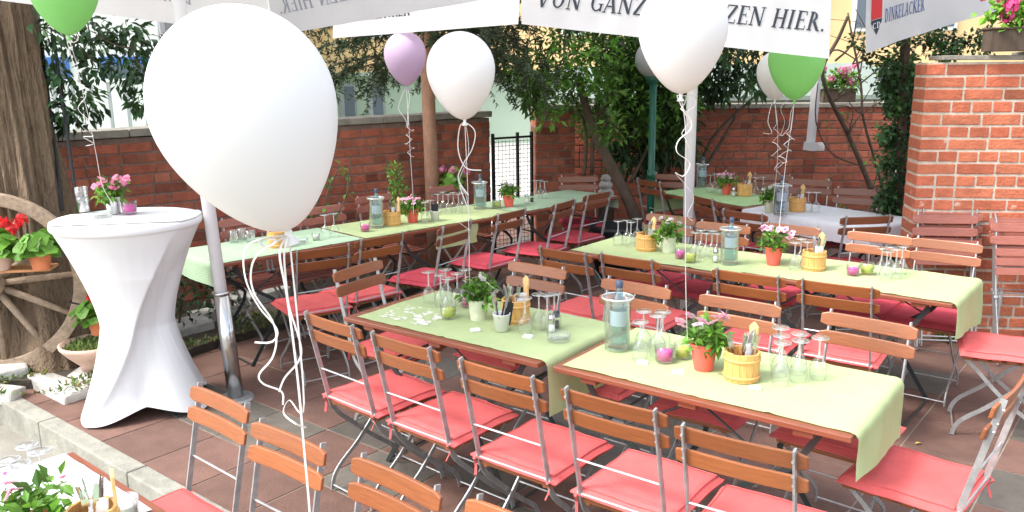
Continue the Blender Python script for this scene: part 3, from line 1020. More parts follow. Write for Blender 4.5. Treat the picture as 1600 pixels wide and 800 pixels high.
def make_plant(potmat, r0, r1, h, fr, fh, petal, nfl, eye=None, leafmat='leaf_pot', LL=.045, name='potted_plant', clump=None, frad=.017):
    def f():
        t = T(name, '', 'potted plant')
        b = MB(); b.lathe(pot_profile(r0, r1, h), 24); b.build('pot', potmat, t, smooth=False)
        b = MB()
        for k in range(12):
            a = R.uniform(0, 2 * PI); rr = R.uniform(.3, .9) * fr
            b.tube([(0, 0, h - .02), (math.cos(a) * rr * .5, math.sin(a) * rr * .5, h + fh * .5), (math.cos(a) * rr, math.sin(a) * rr, h + fh * .8)], .0016, 3)
        cl = []
        for k in range(26):
            a = R.uniform(0, 2 * PI); rr = fr * math.sqrt(R.random()) * .85
            cl.append(((math.cos(a) * rr, math.sin(a) * rr, h + R.uniform(-.01, fh * .8)), fr * .28))
        leaf_cloud(b, cl, 9, LL, LL * .5, [.55, .9, 1.3], flat=-.1)
        b.build('foliage', M[leafmat], t, tone=True)
        b = MB()
        for k in range(nfl):
            a = R.uniform(0, 2 * PI); rr = fr * R.uniform(.15, 1.15); zz = h + fh * (R.uniform(.85, 1.25) - .5 * (rr / fr) ** 2 * R.random())
            c = Vector((math.cos(a) * rr, math.sin(a) * rr, zz))
            if clump:
                for m in range(clump):
                    petals(b, c + rnd_dir() * .02, 5, frad * .7, 0, R.uniform(.8, 1.2))
            else:
                petals(b, c, 5, frad, 0, R.uniform(.85, 1.1))
                if eye is not None:
                    petals(b, c + Vector((0, -.002, .0025)), 5, frad * .35, 1, 1)
        b.build('flowers', [M[petal], M[eye or petal]], t, tone=True)
        return t
    return f


# ------------------------------------------------------------------ chair
def chair_maker(slatm, cush, name='folding_chair', folded=False):
    def f():
        t = T(name, '', 'chair')
        sw, ux = .395, .163
        long_ = [(-.285, .885), (-.24, .68), (-.20, .50), (-.188, .445), (-.155, .375), (-.05, .275), (.06, .175), (.155, .10), (.19, .05), (.20, .006)]
        short_ = [(.175, .425), (.12, .375), (.04, .285), (-.06, .19), (-.15, .125), (-.20, .07), (-.215, .006)]
        if folded:
            long_ = [(-.05, .90), (-.04, .68), (-.03, .50), (-.02, .40), (.0, .30), (.02, .2), (.03, .10), (.035, .05), (.035, .006)]
            short_ = [(.02, .44), (.0, .375), (-.02, .285), (-.04, .19), (-.05, .125), (-.06, .07), (-.065, .006)]
        fl = lambda pr, x: smooth_path([(x, y, z) for y, z in pr], 3)
        for s in (-1, 1):
            b = MB()
            b.tube(fl(long_, s * ux), 1, sq=(.007, .021), up=(1, 0, 0))
            jy, jz = long_[3]
            b.tube([(s * (ux - .012), jy, jz + .012), (s * (ux + .012), jy, jz + .012)], .013, 8)
            for (ry, rz) in ((-.275, .85), (-.263, .80), (-.255, .77)):
                if not folded: b.tube([(s * ux - .002, ry - .009, rz), (s * ux - .002, ry - .016, rz)], .0045, 6)
            b.build('leg', M['steel'], t, smooth=False)
            b = MB()
            b.tube(fl(short_, s * (ux - .017)), 1, sq=(.007, .019), up=(1, 0, 0))
            b.build('leg', M['steel'], t)
        def rod(y, z, x=ux, r=.0042):
            b = MB(); b.tube([(-x, y, z), (x, y, z)], r, 6); b.build('crossbar', M['steel'], t)
        if folded:
            rod(-.035, .60); rod(-.022, .42); rod(.03, .07); rod(-.06, .06, ux - .017)
        else:
            rod(-.226, .605); rod(-.196, .462); rod(.196, .03); rod(-.211, .03, ux - .017); rod(.03, .268, ux - .017)
        def slat(yc, zc, tilt):
            b = MB()
            h, th = .056, .013
            NX = 14
            def outline(u):      # half height with rounded ends
                x = (u - .5) * sw
                e = max(0, abs(x) - (sw / 2 - .018)) / .018
                return x, h / 2 * (1 - .30 * e * e)
            fr, bk = [], []
            for i in range(NX + 1):
                x, hh = outline(i / NX)
                bow = -.012 * (1 - (2 * x / sw) ** 2)
                for sgn in (-1, 1):
                    z = zc + sgn * hh
                    y = yc + bow - (z - zc) * tilt
                    fr.append((x, y + th / 2, z)); bk.append((x, y - th / 2, z))
            n = len(fr)
            vs = fr + bk
            fs = []
            for i in range(NX):
                a = 2 * i
                fs += [(a + 1, a, a + 2, a + 3), (n + a, n + a + 1, n + a + 3, n + a + 2), (a + 1, a + 3, n + a + 3, n + a + 1), (a, n + a, n + a + 2, a + 2)]
            fs += [(0, 1, n + 1, n), (n - 1, n - 2, 2 * n - 2, 2 * n - 1)]
            b.add(vs, fs)
            b.build('backrest_slat', slatm, t, bevel=.0035)
        if folded:
            slat(-.036, .845, .02); slat(-.032, .765, .02)
            b = MB()
            for k in range(3):
                b.box((0, .014, .575 + k * .058), (.36, .012, .046))
            b.build('seat', slatm, t, bevel=.003)
        else:
            slat(-.262, .845, .22); slat(-.245, .768, .22)
            b = MB()
            for k in range(6):
                b.box((0, -.165 + k * .066, .436), (.36, .046, .016))
            b.box((-.14, 0, .423), (.02, .37, .012)); b.box((.14, 0, .423), (.02, .37, .012))
            b.build('seat', slatm, t, bevel=.003)
        if cush:
            b = MB()
            W, D = .40, .40
            def top(u, v, s):
                x, y = (u - .5) * W, (v - .5) * D
                ex, ey = 1 - abs(2 * u - 1) ** 9, 1 - abs(2 * v - 1) ** 9
                puff = (max(ex, 0) * max(ey, 0)) ** .5
                n_ = noise.noise(Vector((x * 7, y * 7, 2.2))) * .006 + noise.noise(Vector((x * 20, y * 20, 5))) * .0018 - .006 * math.exp(-((x * x + y * y) / .012))
                pinch = 1 - .02 * (1 - (2 * v - 1) ** 2)
                z = .460 + s * (.003 + .019 * puff) + n_
                wv = .0035 * math.sin(x * 40 + y * 9) * (1 - ex + .0)
                return (x * pinch, y, z + wv - (.006 if puff < .05 else 0))
            b.grid(lambda u, v: top(u, v, 1), 18, 18)
            b.grid(lambda u, v: top(1 - u, v, -1), 18, 18)
            ring = []
            for k in range(72):
                a = k / 72 * 4
                s_, q = int(a), a - int(a)
                u, v = ((q, 0), (1, q), (1 - q, 1), (0, 1 - q))[s_]
                ring.append(top(u, v, 0))
            ring.append(ring[0])
            b.tube(ring, .0045, 6, cap=False)
            sm_ring = []
            for k in range(73):
                a = (k % 72) / 72 * 4
                s_, q = int(a), a - int(a)
                u, v = ((q, 0), (1, q), (1 - q, 1), (0, 1 - q))[s_]
                u, v = .5 + (u - .5) * .91, .5 + (v - .5) * .91
                sm_ring.append(Vector(top(u, v, 1)) + Vector((0, 0, .0005)))
            b.tube(sm_ring, .0022, 5, cap=False)
            b.build('seat_cushion', cush, t, smooth=True)
            for sx in (-1, 1):
                b = MB()
                b.tube(smooth_path([(sx * .185, -.195, .46), (sx * .17, -.215, .455), (sx * .175, -.20, .43), (sx * .165, -.215, .39)], 3), 1, sq=(.010, .0015))
                b.build('cushion_tie', cush, t)
        return t
    return f


CH_MAIN = ('chair_main', chair_maker(M['slat'], M['cushion']))
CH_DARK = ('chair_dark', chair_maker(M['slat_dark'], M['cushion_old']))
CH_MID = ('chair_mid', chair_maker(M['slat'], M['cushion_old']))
CH_RED = ('chair_red', chair_maker(M['slat_red'], None))


def chair_px(kind, a, bq, near, label, group, z=0.0, ang=None, tall=.885):
    """a, bq: where the two top corners of its back stand; near: seen from behind"""
    p, q = atz(*a, z + tall - .01), atz(*bq, z + tall - .01)
    m = (p + q) / 2
    d = (q - p)
    th_ = math.atan2(d.y, d.x)
    face = th_ + PI / 2 if near else th_ - PI / 2
    if ang is not None:
        face = rad(ang)
    fv = Vector((math.cos(face), math.sin(face), 0))
    o = m + fv * .27
    return place(kind[0], kind[1], (o.x, o.y, z), face - PI / 2, label, group)


GR = 'folding chairs around the tables'
# front row, seen from behind
chair_px(CH_MAIN, (485, 485), (552, 514), True, 'turned folding chair at the bare corner of the front table, seat lit pink', GR, ang=48)
chair_px(CH_MAIN, (576, 519), (686, 546), True, 'folding chair seen from behind, second along the front table', GR, ang=50)
chair_px(CH_MAIN, (716, 559), (845, 593), True, 'folding chair seen from behind where the two front tables meet', GR, ang=52)
chair_px(CH_MAIN, (880, 604), (1037, 645), True, 'folding chair seen from behind below the glass bottle cooler', GR, ang=53)
chair_px(CH_MAIN, (1060, 666), (1254, 704), True, 'folding chair seen from behind below the pine cutlery tub', GR, ang=56)
# ends
o = place(*CH_MAIN, (1.44, 2.79, 0), rad(137) - PI / 2, 'folding chair at the table end partly under the hanging lime cloth', GR)
chair_px(CH_MAIN, (508, 421), (607, 409), False, 'folding chair facing the bare end of the front table', GR, ang=-32)
# far side of the front tables
chair_px(CH_MAIN, (790, 407), (892, 421), False, 'pinkish lit chair back behind the cutlery tub and black napkin bucket', GR, ang=231)
chair_px(CH_MAIN, (945, 432), (1046, 452), False, 'chair back rising behind the clear bottle cooler', GR, ang=231)
chair_px(CH_MAIN, (1097, 455), (1220, 480), False, 'chair back directly behind the salmon flower pot of the front table', GR, ang=232)
chair_px(CH_MAIN, (1287, 487), (1433, 508), False, 'chair back behind the group of six upturned glasses', GR, ang=229)
# middle row near side
chair_px(CH_MAIN, (842, 381), (922, 402), True, 'chair seen from behind at the first corner of the middle table', GR, ang=50)
chair_px(CH_MAIN, (935, 394), (1028, 409), True, 'chair seen from behind under the pine tub of the middle table', GR, ang=52)
chair_px(CH_MAIN, (1117, 419), (1223, 434), True, 'chair seen from behind where the two middle tables join', GR, ang=53)
chair_px(CH_MAIN, (1250, 434), (1370, 452), True, 'chair seen from behind below the magenta and lime candles of the middle table', GR, ang=55)
# middle row far side
chair_px(CH_MID, (1012, 330), (1087, 343), False, 'chair back behind the white flowers of the middle table', GR, ang=231)
chair_px(CH_MID, (1092, 344), (1171, 354), False, 'chair back behind the bottle cooler of the middle table', GR, ang=231)
chair_px(CH_MID, (1200, 346), (1275, 357), False, 'chair back just behind the pink flowers of the middle table', GR, ang=231)
chair_px(CH_MID, (1328, 359), (1424, 371), False, 'pale chair back behind the five upturned glasses', GR, ang=230)
chair_px(CH_MID, (1428, 371), (1534, 381), False, 'pale chair back at the cloth draped end of the middle table', GR, ang=231)
o = place(*CH_MAIN, (2.56, 4.20, 0), rad(155) - PI / 2, 'chair with bright seat at the far end under the hanging cloth of the middle table', GR)
# long row by the wall, near side
AG = 'folding chairs along the wall side table row'
chair_px(CH_MAIN, (460, 393), (546, 382), True, 'chair behind the ribbons at the checked end of the long row', AG)
chair_px(CH_MAIN, (557, 376), (632, 363), True, 'second chair of the long row behind the end chair of the front table', AG, ang=134)
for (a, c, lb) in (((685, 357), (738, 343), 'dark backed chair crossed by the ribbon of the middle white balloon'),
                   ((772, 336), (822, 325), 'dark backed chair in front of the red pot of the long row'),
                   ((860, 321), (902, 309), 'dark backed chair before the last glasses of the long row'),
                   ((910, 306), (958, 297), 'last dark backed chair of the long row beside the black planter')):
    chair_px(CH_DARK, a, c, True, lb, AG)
chair_px(CH_DARK, (876, 276), (931, 275), False, 'brown chair back facing down the long row from its far end', AG)
# wall side
for (a, c, lb) in (((350, 340), (410, 338), 'old red chair half hidden by the big balloon against the wall'),
                   ((405, 335), (465, 328), 'old red chair beside the pine tub of the long row'),
                   ((474, 330), (532, 315), 'old red chair behind the pair of upturned glasses'),
                   ((557, 310), (610, 300), 'old dark red chair behind the first bottle cooler of the long row'),
                   ((664, 293), (725, 287), 'old dark red chair behind the white and black napkin bucket')):
    chair_px(CH_RED, a, c, False, lb, AG, ang=-45)
# back tables
DG = 'folding chairs around the back tables'
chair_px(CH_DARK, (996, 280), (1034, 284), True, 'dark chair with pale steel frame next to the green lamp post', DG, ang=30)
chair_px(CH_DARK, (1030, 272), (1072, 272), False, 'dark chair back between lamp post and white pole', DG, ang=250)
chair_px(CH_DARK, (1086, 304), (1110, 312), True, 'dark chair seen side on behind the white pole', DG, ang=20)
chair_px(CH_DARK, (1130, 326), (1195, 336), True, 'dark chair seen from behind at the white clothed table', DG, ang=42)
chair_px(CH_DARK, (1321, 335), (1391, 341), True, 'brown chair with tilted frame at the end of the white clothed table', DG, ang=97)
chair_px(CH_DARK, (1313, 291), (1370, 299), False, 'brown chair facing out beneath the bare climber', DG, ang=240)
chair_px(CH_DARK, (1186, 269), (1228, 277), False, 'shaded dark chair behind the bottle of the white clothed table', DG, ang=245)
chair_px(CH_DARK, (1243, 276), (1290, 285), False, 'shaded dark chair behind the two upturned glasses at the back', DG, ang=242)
# courtyard table chairs in front
FG = 'folding chairs at the courtyard table'
chair_px(CH_MAIN, (292, 604), (398, 634), False, 'front chair with scratched sunlit top slat below the cocktail table', FG, z=GZ, ang=229)
chair_px(CH_MAIN, (392, 661), (513, 697), False, 'front chair crossed by the long straight balloon ribbon', FG, z=GZ, ang=231)
chair_px(CH_MAIN, (551, 714), (692, 766), False, 'front chair with plain orange back under the first table row', FG, z=GZ, ang=229)
chair_px(CH_MAIN, (742, 786), (895, 835), False, 'front chair whose top slat only just shows', FG, z=GZ, ang=230)

# stacked folded chairs leaning at the orange wall
SG = 'folded chairs leaning against the orange wall'
fold = ('folded_chair', chair_maker(M['slat_red'], None, folded=True))
def lean(px, py, Y, ang, tilt, lb):
    p = aty(px, py, Y)
    o = place(*fold, (p.x, Y - .0, 0), rad(ang), lb, SG, tilt=(tilt, 0), scale=1.03)
    o.location.y = Y
    return o
for (x, y, ang, tl, lb) in ((2.93, 5.48, 170, rad(10), 'folded chair leaning at the corner of the orange wall, outermost of its pair'),
                            (3.00, 5.56, 170, rad(9), 'folded chair leaning at the corner of the orange wall, inner one of its pair'),
                            (3.30, 5.16, 170, rad(12), 'folded chair standing against the orange wall, outermost of its trio'),
                            (3.34, 5.25, 170, rad(11), 'folded chair standing against the orange wall, between two others'),
                            (3.38, 5.34, 170, rad(10), 'folded chair standing against the orange wall, innermost of its trio')):
    o = place(*fold, (x, y, 0), rad(ang) , lb, SG, tilt=(tl, 0), scale=1.06)


# ------------------------------------------------------------------ tables
TL, TW, TH = 1.1654, .6469, .74


def table_maker(L_=TL, W_=TW, H_=TH, wood='table_wood'):
    def f():
        t = T('folding_table', '', 'table')          # origin: front corner, x along the front edge, y across
        b = MB()
        nb = 6
        for k in range(nb):
            w = W_ / nb
            b.box((L_ / 2, w * (k + .5), H_ - .011), (L_, w - .004, .022))
        b.build('tabletop', M[wood], t, bevel=.004)
        for x in (.16, L_ / 2, L_ - .16):
            b = MB(); b.box((x, W_ / 2, H_ - .034), (.07, W_ - .03, .022)); b.build('batten', M[wood], t, bevel=.003)
        for x, s in ((.22, 1), (L_ - .22, -1)):
            for y in (.07, W_ - .07):
                b = MB()
                b.tube(smooth_path([(x - s * .10, y, H_ - .045), (x, y, H_ - .20), (x + s * .20, y, .38), (x + s * .10, y, .20), (x - s * .03, y, .0)], 3), 1, sq=(.006, .024), up=(0, 1, 0))
                b.build('leg', M['dark_steel'], t)
            for pp, rr_ in (([(x + s * .0, .07, H_ - .20), (x + s * .0, W_ - .07, H_ - .20)], .006), ([(x - s * .03, .07, .012), (x - s * .03, W_ - .07, .012)], .006),
                            ([(x + s * .02, .07, H_ - .23), (L_ / 2, .12, H_ - .05)], .005), ([(x + s * .02, W_ - .07, H_ - .23), (L_ / 2, W_ - .12, H_ - .05)], .005)):
                b = MB(); b.tube(pp, rr_, 6); b.build('brace', M['dark_steel'], t)
        return t
    return f


TG = 'folding wooden tables in rows'
def table(x, y, ang, label, z=0, key='table', mk=table_maker()):
    return place(key, mk, (x, y, z), rad(ang), label, TG)


BA, CA, AA = math.degrees(-.647), math.degrees(-.6873), math.degrees(.7571)
table(-.8311, 3.9654, BA, 'wooden table with bare corner and lime runner in the front row')
table(.1573, 3.2261, BA, 'wooden table of the front row ending in the hanging lime cloth')
table(.3595, 5.4299, CA, 'wooden table of the middle row carrying the pot of white flowers')
table(1.2941, 4.7888, CA, 'wooden table of the middle row whose cloth hangs down before the brick wall')
ca, sa = math.cos(.7571), math.sin(.7571)
A0 = Vector((-1.8426, 5.1347, 0))
au = Vector((ca, sa, 0)); aw = Vector((-sa, ca, 0))
for k, lb in enumerate(('wooden table of the long row under the green checked cloth', 'wooden table of the long row under the plain lime cloth', 'last wooden table of the long row near the black mesh gate')):
    q = A0 + au * (k * 1.32 + .02)
    table(q.x, q.y, AA, lb, key='table_long', mk=table_maker(1.29))
table(1.36, 8.05, -57, 'small back table with green cloth beside the white pole')
table(1.95, 7.02, -55, 'back table under the draped white cloth')
fg1, fg0 = atz(265, 800, .61), atz(115, 705, .61)
fga = math.atan2((fg1 - fg0).y, (fg1 - fg0).x)
fo = fg0 - Vector((-math.sin(fga), math.cos(fga), 0)) * TW
table(fo.x, fo.y, math.degrees(fga), 'sunlit courtyard table in the front corner with checked cloth', z=GZ)


def runner(label, x, y, ang, x0, x1, y0, y1, z, m, drop0=0, drop1=0, cat='table runner', group='table runners', dropy=0, flare=.0, seed=0, droplow=.0, uvs=1.0):
    t = T('table_runner', label, cat, (x, y, z), rad(ang), group)
    b = MB()
    L_ = x1 - x0
    tot = drop0 + L_ + drop1
    NU, NV = int(tot / .018), 26
    hy = dropy
    W_ = y1 - y0 + 2 * hy
    def fn(u, v):
        s = u * tot - drop0
        w = v * W_ - hy
        zz = .0045 + .0034 * noise.noise(Vector((s * 3 + seed, w * 5, 1))) + .0016 * noise.noise(Vector((s * 11 + seed, w * 12, 4)))
        zz = max(zz, .0018)
        yy = y0 + w + .004 * noise.noise(Vector((s * 9 + seed, w, 7)))
        xx = x0 + s
        if w < 0 or w > y1 - y0:
            e = -w if w < 0 else w - (y1 - y0)
            yy = (y0 - .006 if w < 0 else y1 + .006) + (-1 if w < 0 else 1) * .012 * noise.noise(Vector((s * 8, 3, seed))) * min(1, e / .05)
            zz = -e
        def hang(e, sgn, xe):
            vv = w / W_
            r = .012
            ripple = .007 * math.sin(vv * 7 + seed) * min(1, e / .12) + .006 * noise.noise(Vector((vv * 7, e * 6, seed))) * min(1, e / .06)
            e2 = e * (1 + droplow * (vv - .5))
            return xe + sgn * (r * min(1, e / .015) + .006 * min(1, e / .2) + ripple), -e2 + .002
        if s < 0:
            xx, dz = hang(-s, -1, x0); zz = dz + min(0, zz)
        elif s > L_:
            xx, dz = hang(s - L_, 1, x1); zz = dz + min(0, zz)
        # crease lines from folding
        for cs in (.25, .5, .75):
            zz += .0045 * math.exp(-((s - L_ * cs) / .010) ** 2) if 0 < s < L_ else 0
        if 0 < s < L_ and 0 < w < y1 - y0:
            zz += .003 * math.exp(-((w - (y1 - y0) * .5) / .012) ** 2)
        return (xx, yy, zz)
    b.grid(fn, NU, NV, uvfn=lambda u, v: (u * tot * uvs, v * W_ * uvs))
    b.build('cloth', m, t, smooth=True)
    return t


runner('lime runner with white wax spill at the bare table corner', -.8311, 3.9654, BA, .06, TL + .01, .035, TW + .0, TH, M['lime_cloth'], 0, .24, seed=1, flare=0)
runner('lime runner hanging down at the open end of the front row', .1573, 3.2261, BA, .03, TL + .005, .03, TW + .0, TH, M['lime_cloth'], .0, .20, seed=5, droplow=.35)
runner('lime runner under the white flowers of the middle row', .3595, 5.4299, CA, .0, TL + .01, .03, TW, TH, M['lime_cloth'], .02, .05, seed=9)
runner('lime runner hanging over the end of the middle row', 1.2941, 4.7888, CA, .0, TL + .005, .02, TW, TH, M['lime_cloth'], .0, .22, seed=13, droplow=.3)
runner('green checked cloth hanging at the end of the long row', A0.x, A0.y, AA, .0, 1.10, .02, TW, TH, M['mint_cloth'], .15, 0, seed=17)
runner('plain lime cloth on the middle of the long row', A0.x, A0.y, AA, 1.12, 2.62, .02, TW, TH + .002, M['lime_cloth'], .0, 0, seed=21, dropy=.0)
runner('pale checked cloth on the last table of the long row', A0.x, A0.y, AA, 2.64, 3.93, .02, TW, TH, M['mint_cloth'], .0, .12, seed=25)
runner('green cloth on the small back table', 1.36, 8.05, -57, .0, 1.12, .02, TW, TH, mat('mint_green_cloth', (.40, .60, .28), .88, noise_amt=.05, bump=.2, bump_scale=400), .20, .0, seed=29)
runner('white tablecloth draped on the back table', 1.95, 7.02, -55, -.0, TL, .0, TW, TH, M['white_cloth'], .04, .16, cat='tablecloth', group='tablecloths', dropy=.14, seed=33)
runner('white cloth over the courtyard table', fo.x, fo.y, math.degrees(fga), .0, .62, -.05, TW - .03, TH + GZ, M['white_cloth'], 0, 0, cat='tablecloth', group='tablecloths', seed=37)
runner('green checked runner on the courtyard table beside the white cloth', fo.x, fo.y, math.degrees(fga), .63, 1.2, -.05, TW - .07, TH + GZ, M['mint_cloth'], 0, 0, seed=41)
# runner hanging over the far side of the long row
b = MB()
def side_fn(u, v):
    s = 1.75 + u * .42
    return (s + .01 * math.sin(v * 6), .012 - .012 * noise.noise(Vector((u * 6, v * 2, 3))) * v, -.004 - v * .17)
o = T('table_runner', 'lime cloth corner hanging from the side of the long row', 'table runner', (A0.x, A0.y, TH), rad(AA), 'table runners')
b.grid(side_fn, 20, 10)
b.build('cloth', M['lime_cloth'], o, smooth=True)
# small white spill
b = MB()
for (x, y, r) in [(.13 + .30 * R.random() ** 1.3, .10 + .26 * R.random(), R.choice([.005, .007, .009, .012, .02])) for _ in range(60)]:  # irregular whitish patches scattered over the bare end of the runner
    n = 22
    vs = [(x, y, .0075)] + [(x + math.cos(2 * PI * k / n) * r * (1 + .5 * noise.noise(Vector((math.cos(2 * PI * k / n) * 2, math.sin(2 * PI * k / n) * 2, x * 30)))) * 1.5,
                             y + math.sin(2 * PI * k / n) * r * (1 + .5 * noise.noise(Vector((math.cos(2 * PI * k / n) * 2, math.sin(2 * PI * k / n) * 2, x * 30 + 5)))) * .8, .0062 + x * .002) for k in range(n)]
    vs[0] = (x, y, .0070 + x * .002)
    b.add(vs, [(0, k + 1, (k + 1) % n + 1) for k in range(n)])
tag(b.build('white_flecks', M['white_wax'], loc=(-.8311, 3.9654, TH), rot=(0, 0, rad(BA))), 'whitish dried spill on the bare end of the lime runner', 'spill')


# ------------------------------------------------------------------ table ware makers
def make_glass():
    t = T('wine_glass', '', 'wine glass')     # upturned: rim on the table, foot in the air
    b = MB()
    h = .165
    prof = [(.0285, 0), (.033, .022), (.0345, .040), (.031, .058), (.022, .074), (.011, .086), (.0055, .094)]
    b.lathe(prof, 20); b.tube([(.0285 * math.cos(2 * PI * k / 20), .0285 * math.sin(2 * PI * k / 20), .001) for k in range(21)], .0011, 4, cap=False)
    b.build('bowl', M['wine_glass'], t, smooth=True)
    b = MB(); b.lathe([(.0055, .092), (.0040, .11), (.0040, .145), (.006, h - .005)], 10); b.build('stem', M['glass_glint'], t, smooth=True)
    b = MB(); b.lathe([(.005, h - .006), (.020, h - .0025), (.033, h - .001), (.034, h + .0008), (.030, h + .0022), (.012, h + .003), (0, h + .003)], 20); b.tube([(.0325 * math.cos(2 * PI * k / 24), .0325 * math.sin(2 * PI * k / 24), h + .0005) for k in range(25)], .0016, 5, mi=1, cap=False); b.lathe([(.004, h - .008), (.012, h - .003), (.016, h - .002)], 14, mi=1); b.build('foot', [M['wine_glass'], M['glass_glint']], t, smooth=True)
    return t


def make_candle(wax):
    def f():
        t = T('candle_glass', '', 'candle')
        b = MB(); b.lathe([(0, .002), (.033, .002), (.034, .008), (.036, .062), (.034, .062), (.032, .012), (0, .010)], 22); b.build('tumbler', M['glass'], t, smooth=True)
        b = MB(); b.lathe([(0, .011), (.0315, .011), (.0315, .042), (.026, .044), (.010, .042), (0, .042)], 22); b.build('wax', M[wax], t, smooth=True)
        b = MB(); b.tube([(0, 0, .038), (.001, 0, .050)], .0008, 4); b.build('wick', M['black_cloth'], t)
        return t
    return f


def make_tub():
    t = T('cutlery_tub', '', 'wooden tub')
    b = MB()
    n = 16
    for k in range(n):
        a0, a1 = 2 * PI * k / n + .006, 2 * PI * (k + 1) / n - .006
        hh = .112 + .0015 * math.sin(k * 2.3)
        vs = []
        for r in (.066, .056):
            for a in (a0, a1):
                for z, rr in ((0, r), (hh, r + .002)):
                    vs.append((math.cos(a) * rr, math.sin(a) * rr, z))
        b.add(vs, [(0, 2, 3, 1), (4, 5, 7, 6), (1, 3, 7, 5), (0, 1, 5, 4), (2, 6, 7, 3), (0, 4, 6, 2)])
    b.build('staves', M['tub'], t, bevel=.0015)
    b = MB(); b.lathe([(0, .006), (.057, .006)], 16); b.build('bottom', M['tub'], t)
    for z in (.018, .084):
        b = MB(); b.lathe([(.0665, z - .006), (.0705, z - .004), (.071, z + .004), (.067, z + .006)], 32); b.build('hoop', M['tub'], t, smooth=True)
    b = MB()
    a = rad(35)
    cx, cy = math.cos(a) * .062, math.sin(a) * .062
    rot = Matrix.Rotation(a + PI / 2, 3, 'Z')
    b.box((cx, cy, .085), (.030, .011, .17), rot)
    o_ = []
    hw = .020
    pr = [(-hw, .168), (-hw, .196), (0, .216), (hw, .196), (hw, .168)]
    vs = []
    for s in (-.0055, .0055):
        for x, z in pr:
            vs.append(Vector((cx, cy, z)) + rot @ Vector((x, s, 0)))
    n = 5
    b.add(vs, [tuple(range(n))[::-1], tuple(range(n, 2 * n))] + [(k, (k + 1) % n, (k + 1) % n + n, k + n) for k in range(n)])
    b.build('handle', M['pale_wood'], t, bevel=.002)
    return t


def make_cutlery(kind):
    def f():
        t = T('fork' if kind == 'fork' else 'knife', '', kind)
        b = MB()
        if kind == 'fork':
            b.tube([(0, 0, 0), (0, 0, .12)], 1, sq=(.009, .002)); b.build('handle', M['silver'], t)
            b = MB()
            b.box((0, 0, .131), (.020, .002, .024))
            for x in (-.008, -.0027, .0027, .008): b.box((x, 0, .158), (.0026, .0018, .034))
            b.build('prongs', M['silver'], t)
        else:
            b.tube([(0, 0, 0), (0, 0, .11)], 1, sq=(.012, .004)); b.build('handle', M['black_cloth'] if 0 else M['silver'], t)
            b = MB(); b.tube([(0, 0, .11), (0, .0, .17), (0, 0, .19)], [1, 1, .4], sq=(.016, .0015)); b.build('blade', M['silver'], t)
        return t
    return f


def make_napkin(m, w=.05, h=.12, n=4):
    def f():
        t = T('napkin', '', 'napkin')
        b = MB()
        for k in range(n):
            b.box((R.uniform(-.003, .003), (k - n / 2) * .004, h / 2), (w, .0022, h * R.uniform(.9, 1)), Matrix.Rotation(R.uniform(-.06, .06), 3, 'Y'))
        b.build('folded_sheet', M[m], t)
        return t
    return f


def make_cooler():
    t = T('bottle_cooler', '', 'bottle cooler')
    b = MB()
    prof = [(0, .006), (.046, .006), (.050, .0), (.054, .02), (.057, .21), (.068, .224), (.0685, .230), (.064, .231), (.053, .214), (.050, .03), (0, .02)]
    b.lathe(prof, 28); b.build('vessel', M['glass_thick'], t, smooth=True)
    b = MB(); b.lathe([(.066, .222), (.0705, .226), (.0705, .230), (.066, .233), (.062, .230), (.066, .222)], 28); b.build('rim', M['silver_pot'], t, smooth=True)
    b = MB(); b.lathe([(.0515, .001), (.0525, .006), (.0525, .010), (.0500, .013)], 28); b.build('base_ring', M['glass_thick'], t, smooth=True)
    return t


def make_bottle():
    t = T('water_bottle', '', 'bottle')
    b = MB()
    b.lathe([(0, .002), (.036, .002), (.038, .01), (.038, .15), (.034, .18), (.018, .215), (.0135, .235), (.0135, .265), (0, .265)], 22); b.build('body', M['bottle'], t, smooth=True)
    b = MB(); b.lathe([(.0385, .085), (.0386, .09), (.0386, .145), (.0385, .15)], 22); b.build('paper_band', M['bottle_label'], t, smooth=True)
    b = MB(); b.lathe([(.0145, .245), (.0155, .25), (.0155, .272), (.013, .275), (0, .275)], 16); b.build('cap', M['cap'], t, smooth=True)
    return t


def make_shaker(fill):
    def f():
        t = T('salt_shaker' if fill == 'salt' else 'pepper_shaker', '', 'shaker')
        b = MB(); b.lathe([(0, .001), (.017, .001), (.018, .006), (.0155, .055), (.0155, .06)], 16); b.build('body', M['glass'], t, smooth=True)
        b = MB(); b.lathe([(0, .003), (.0155, .003), (.0142, .036), (0, .036)], 16); b.build('filling', M[fill], t, smooth=True)
        b = MB(); b.lathe([(.0165, .055), (.0165, .076), (.012, .082), (0, .083)], 16); b.build('lid', M['silver'] if fill == 'salt' else M['black_plastic'], t, smooth=True)
        return t
    return f


def make_ashtray():
    b = MB(); b.lathe([(0, .004), (.046, .003), (.050, 0), (.054, .028), (.050, .030), (.044, .012), (0, .011)], 26)
    return tag(b.build('ashtray', M['glass_thick'], smooth=True), '', 'ashtray')


def make_card():
    b = MB()
    b.box((0, 0, .003), (.045, .026, .006)); b.box((0, .001, .0085), (.040, .022, .003), Matrix.Rotation(.08, 3, 'Z'))
    return tag(b.build('paper_card', M['paper']), '', 'card')


def make_bucket():
    t = T('napkin_bucket', '', 'small bucket')
    b = MB(); b.lathe([(0, .002), (.030, .002), (.040, .080), (.042, .081), (.042, .084), (.037, .083), (.028, .006), (0, .006)], 22); b.build('pail', M['enamel'], t, smooth=True)
    b = MB(); b.tube([(.041 * math.cos(a), .041 * math.sin(a) * .4 - .03, .078 - .02 * math.sin(a)) for a in [PI * k / 10 for k in range(11)]], .001, 4); b.build('wire_handle', M['silver'], t)
    return t


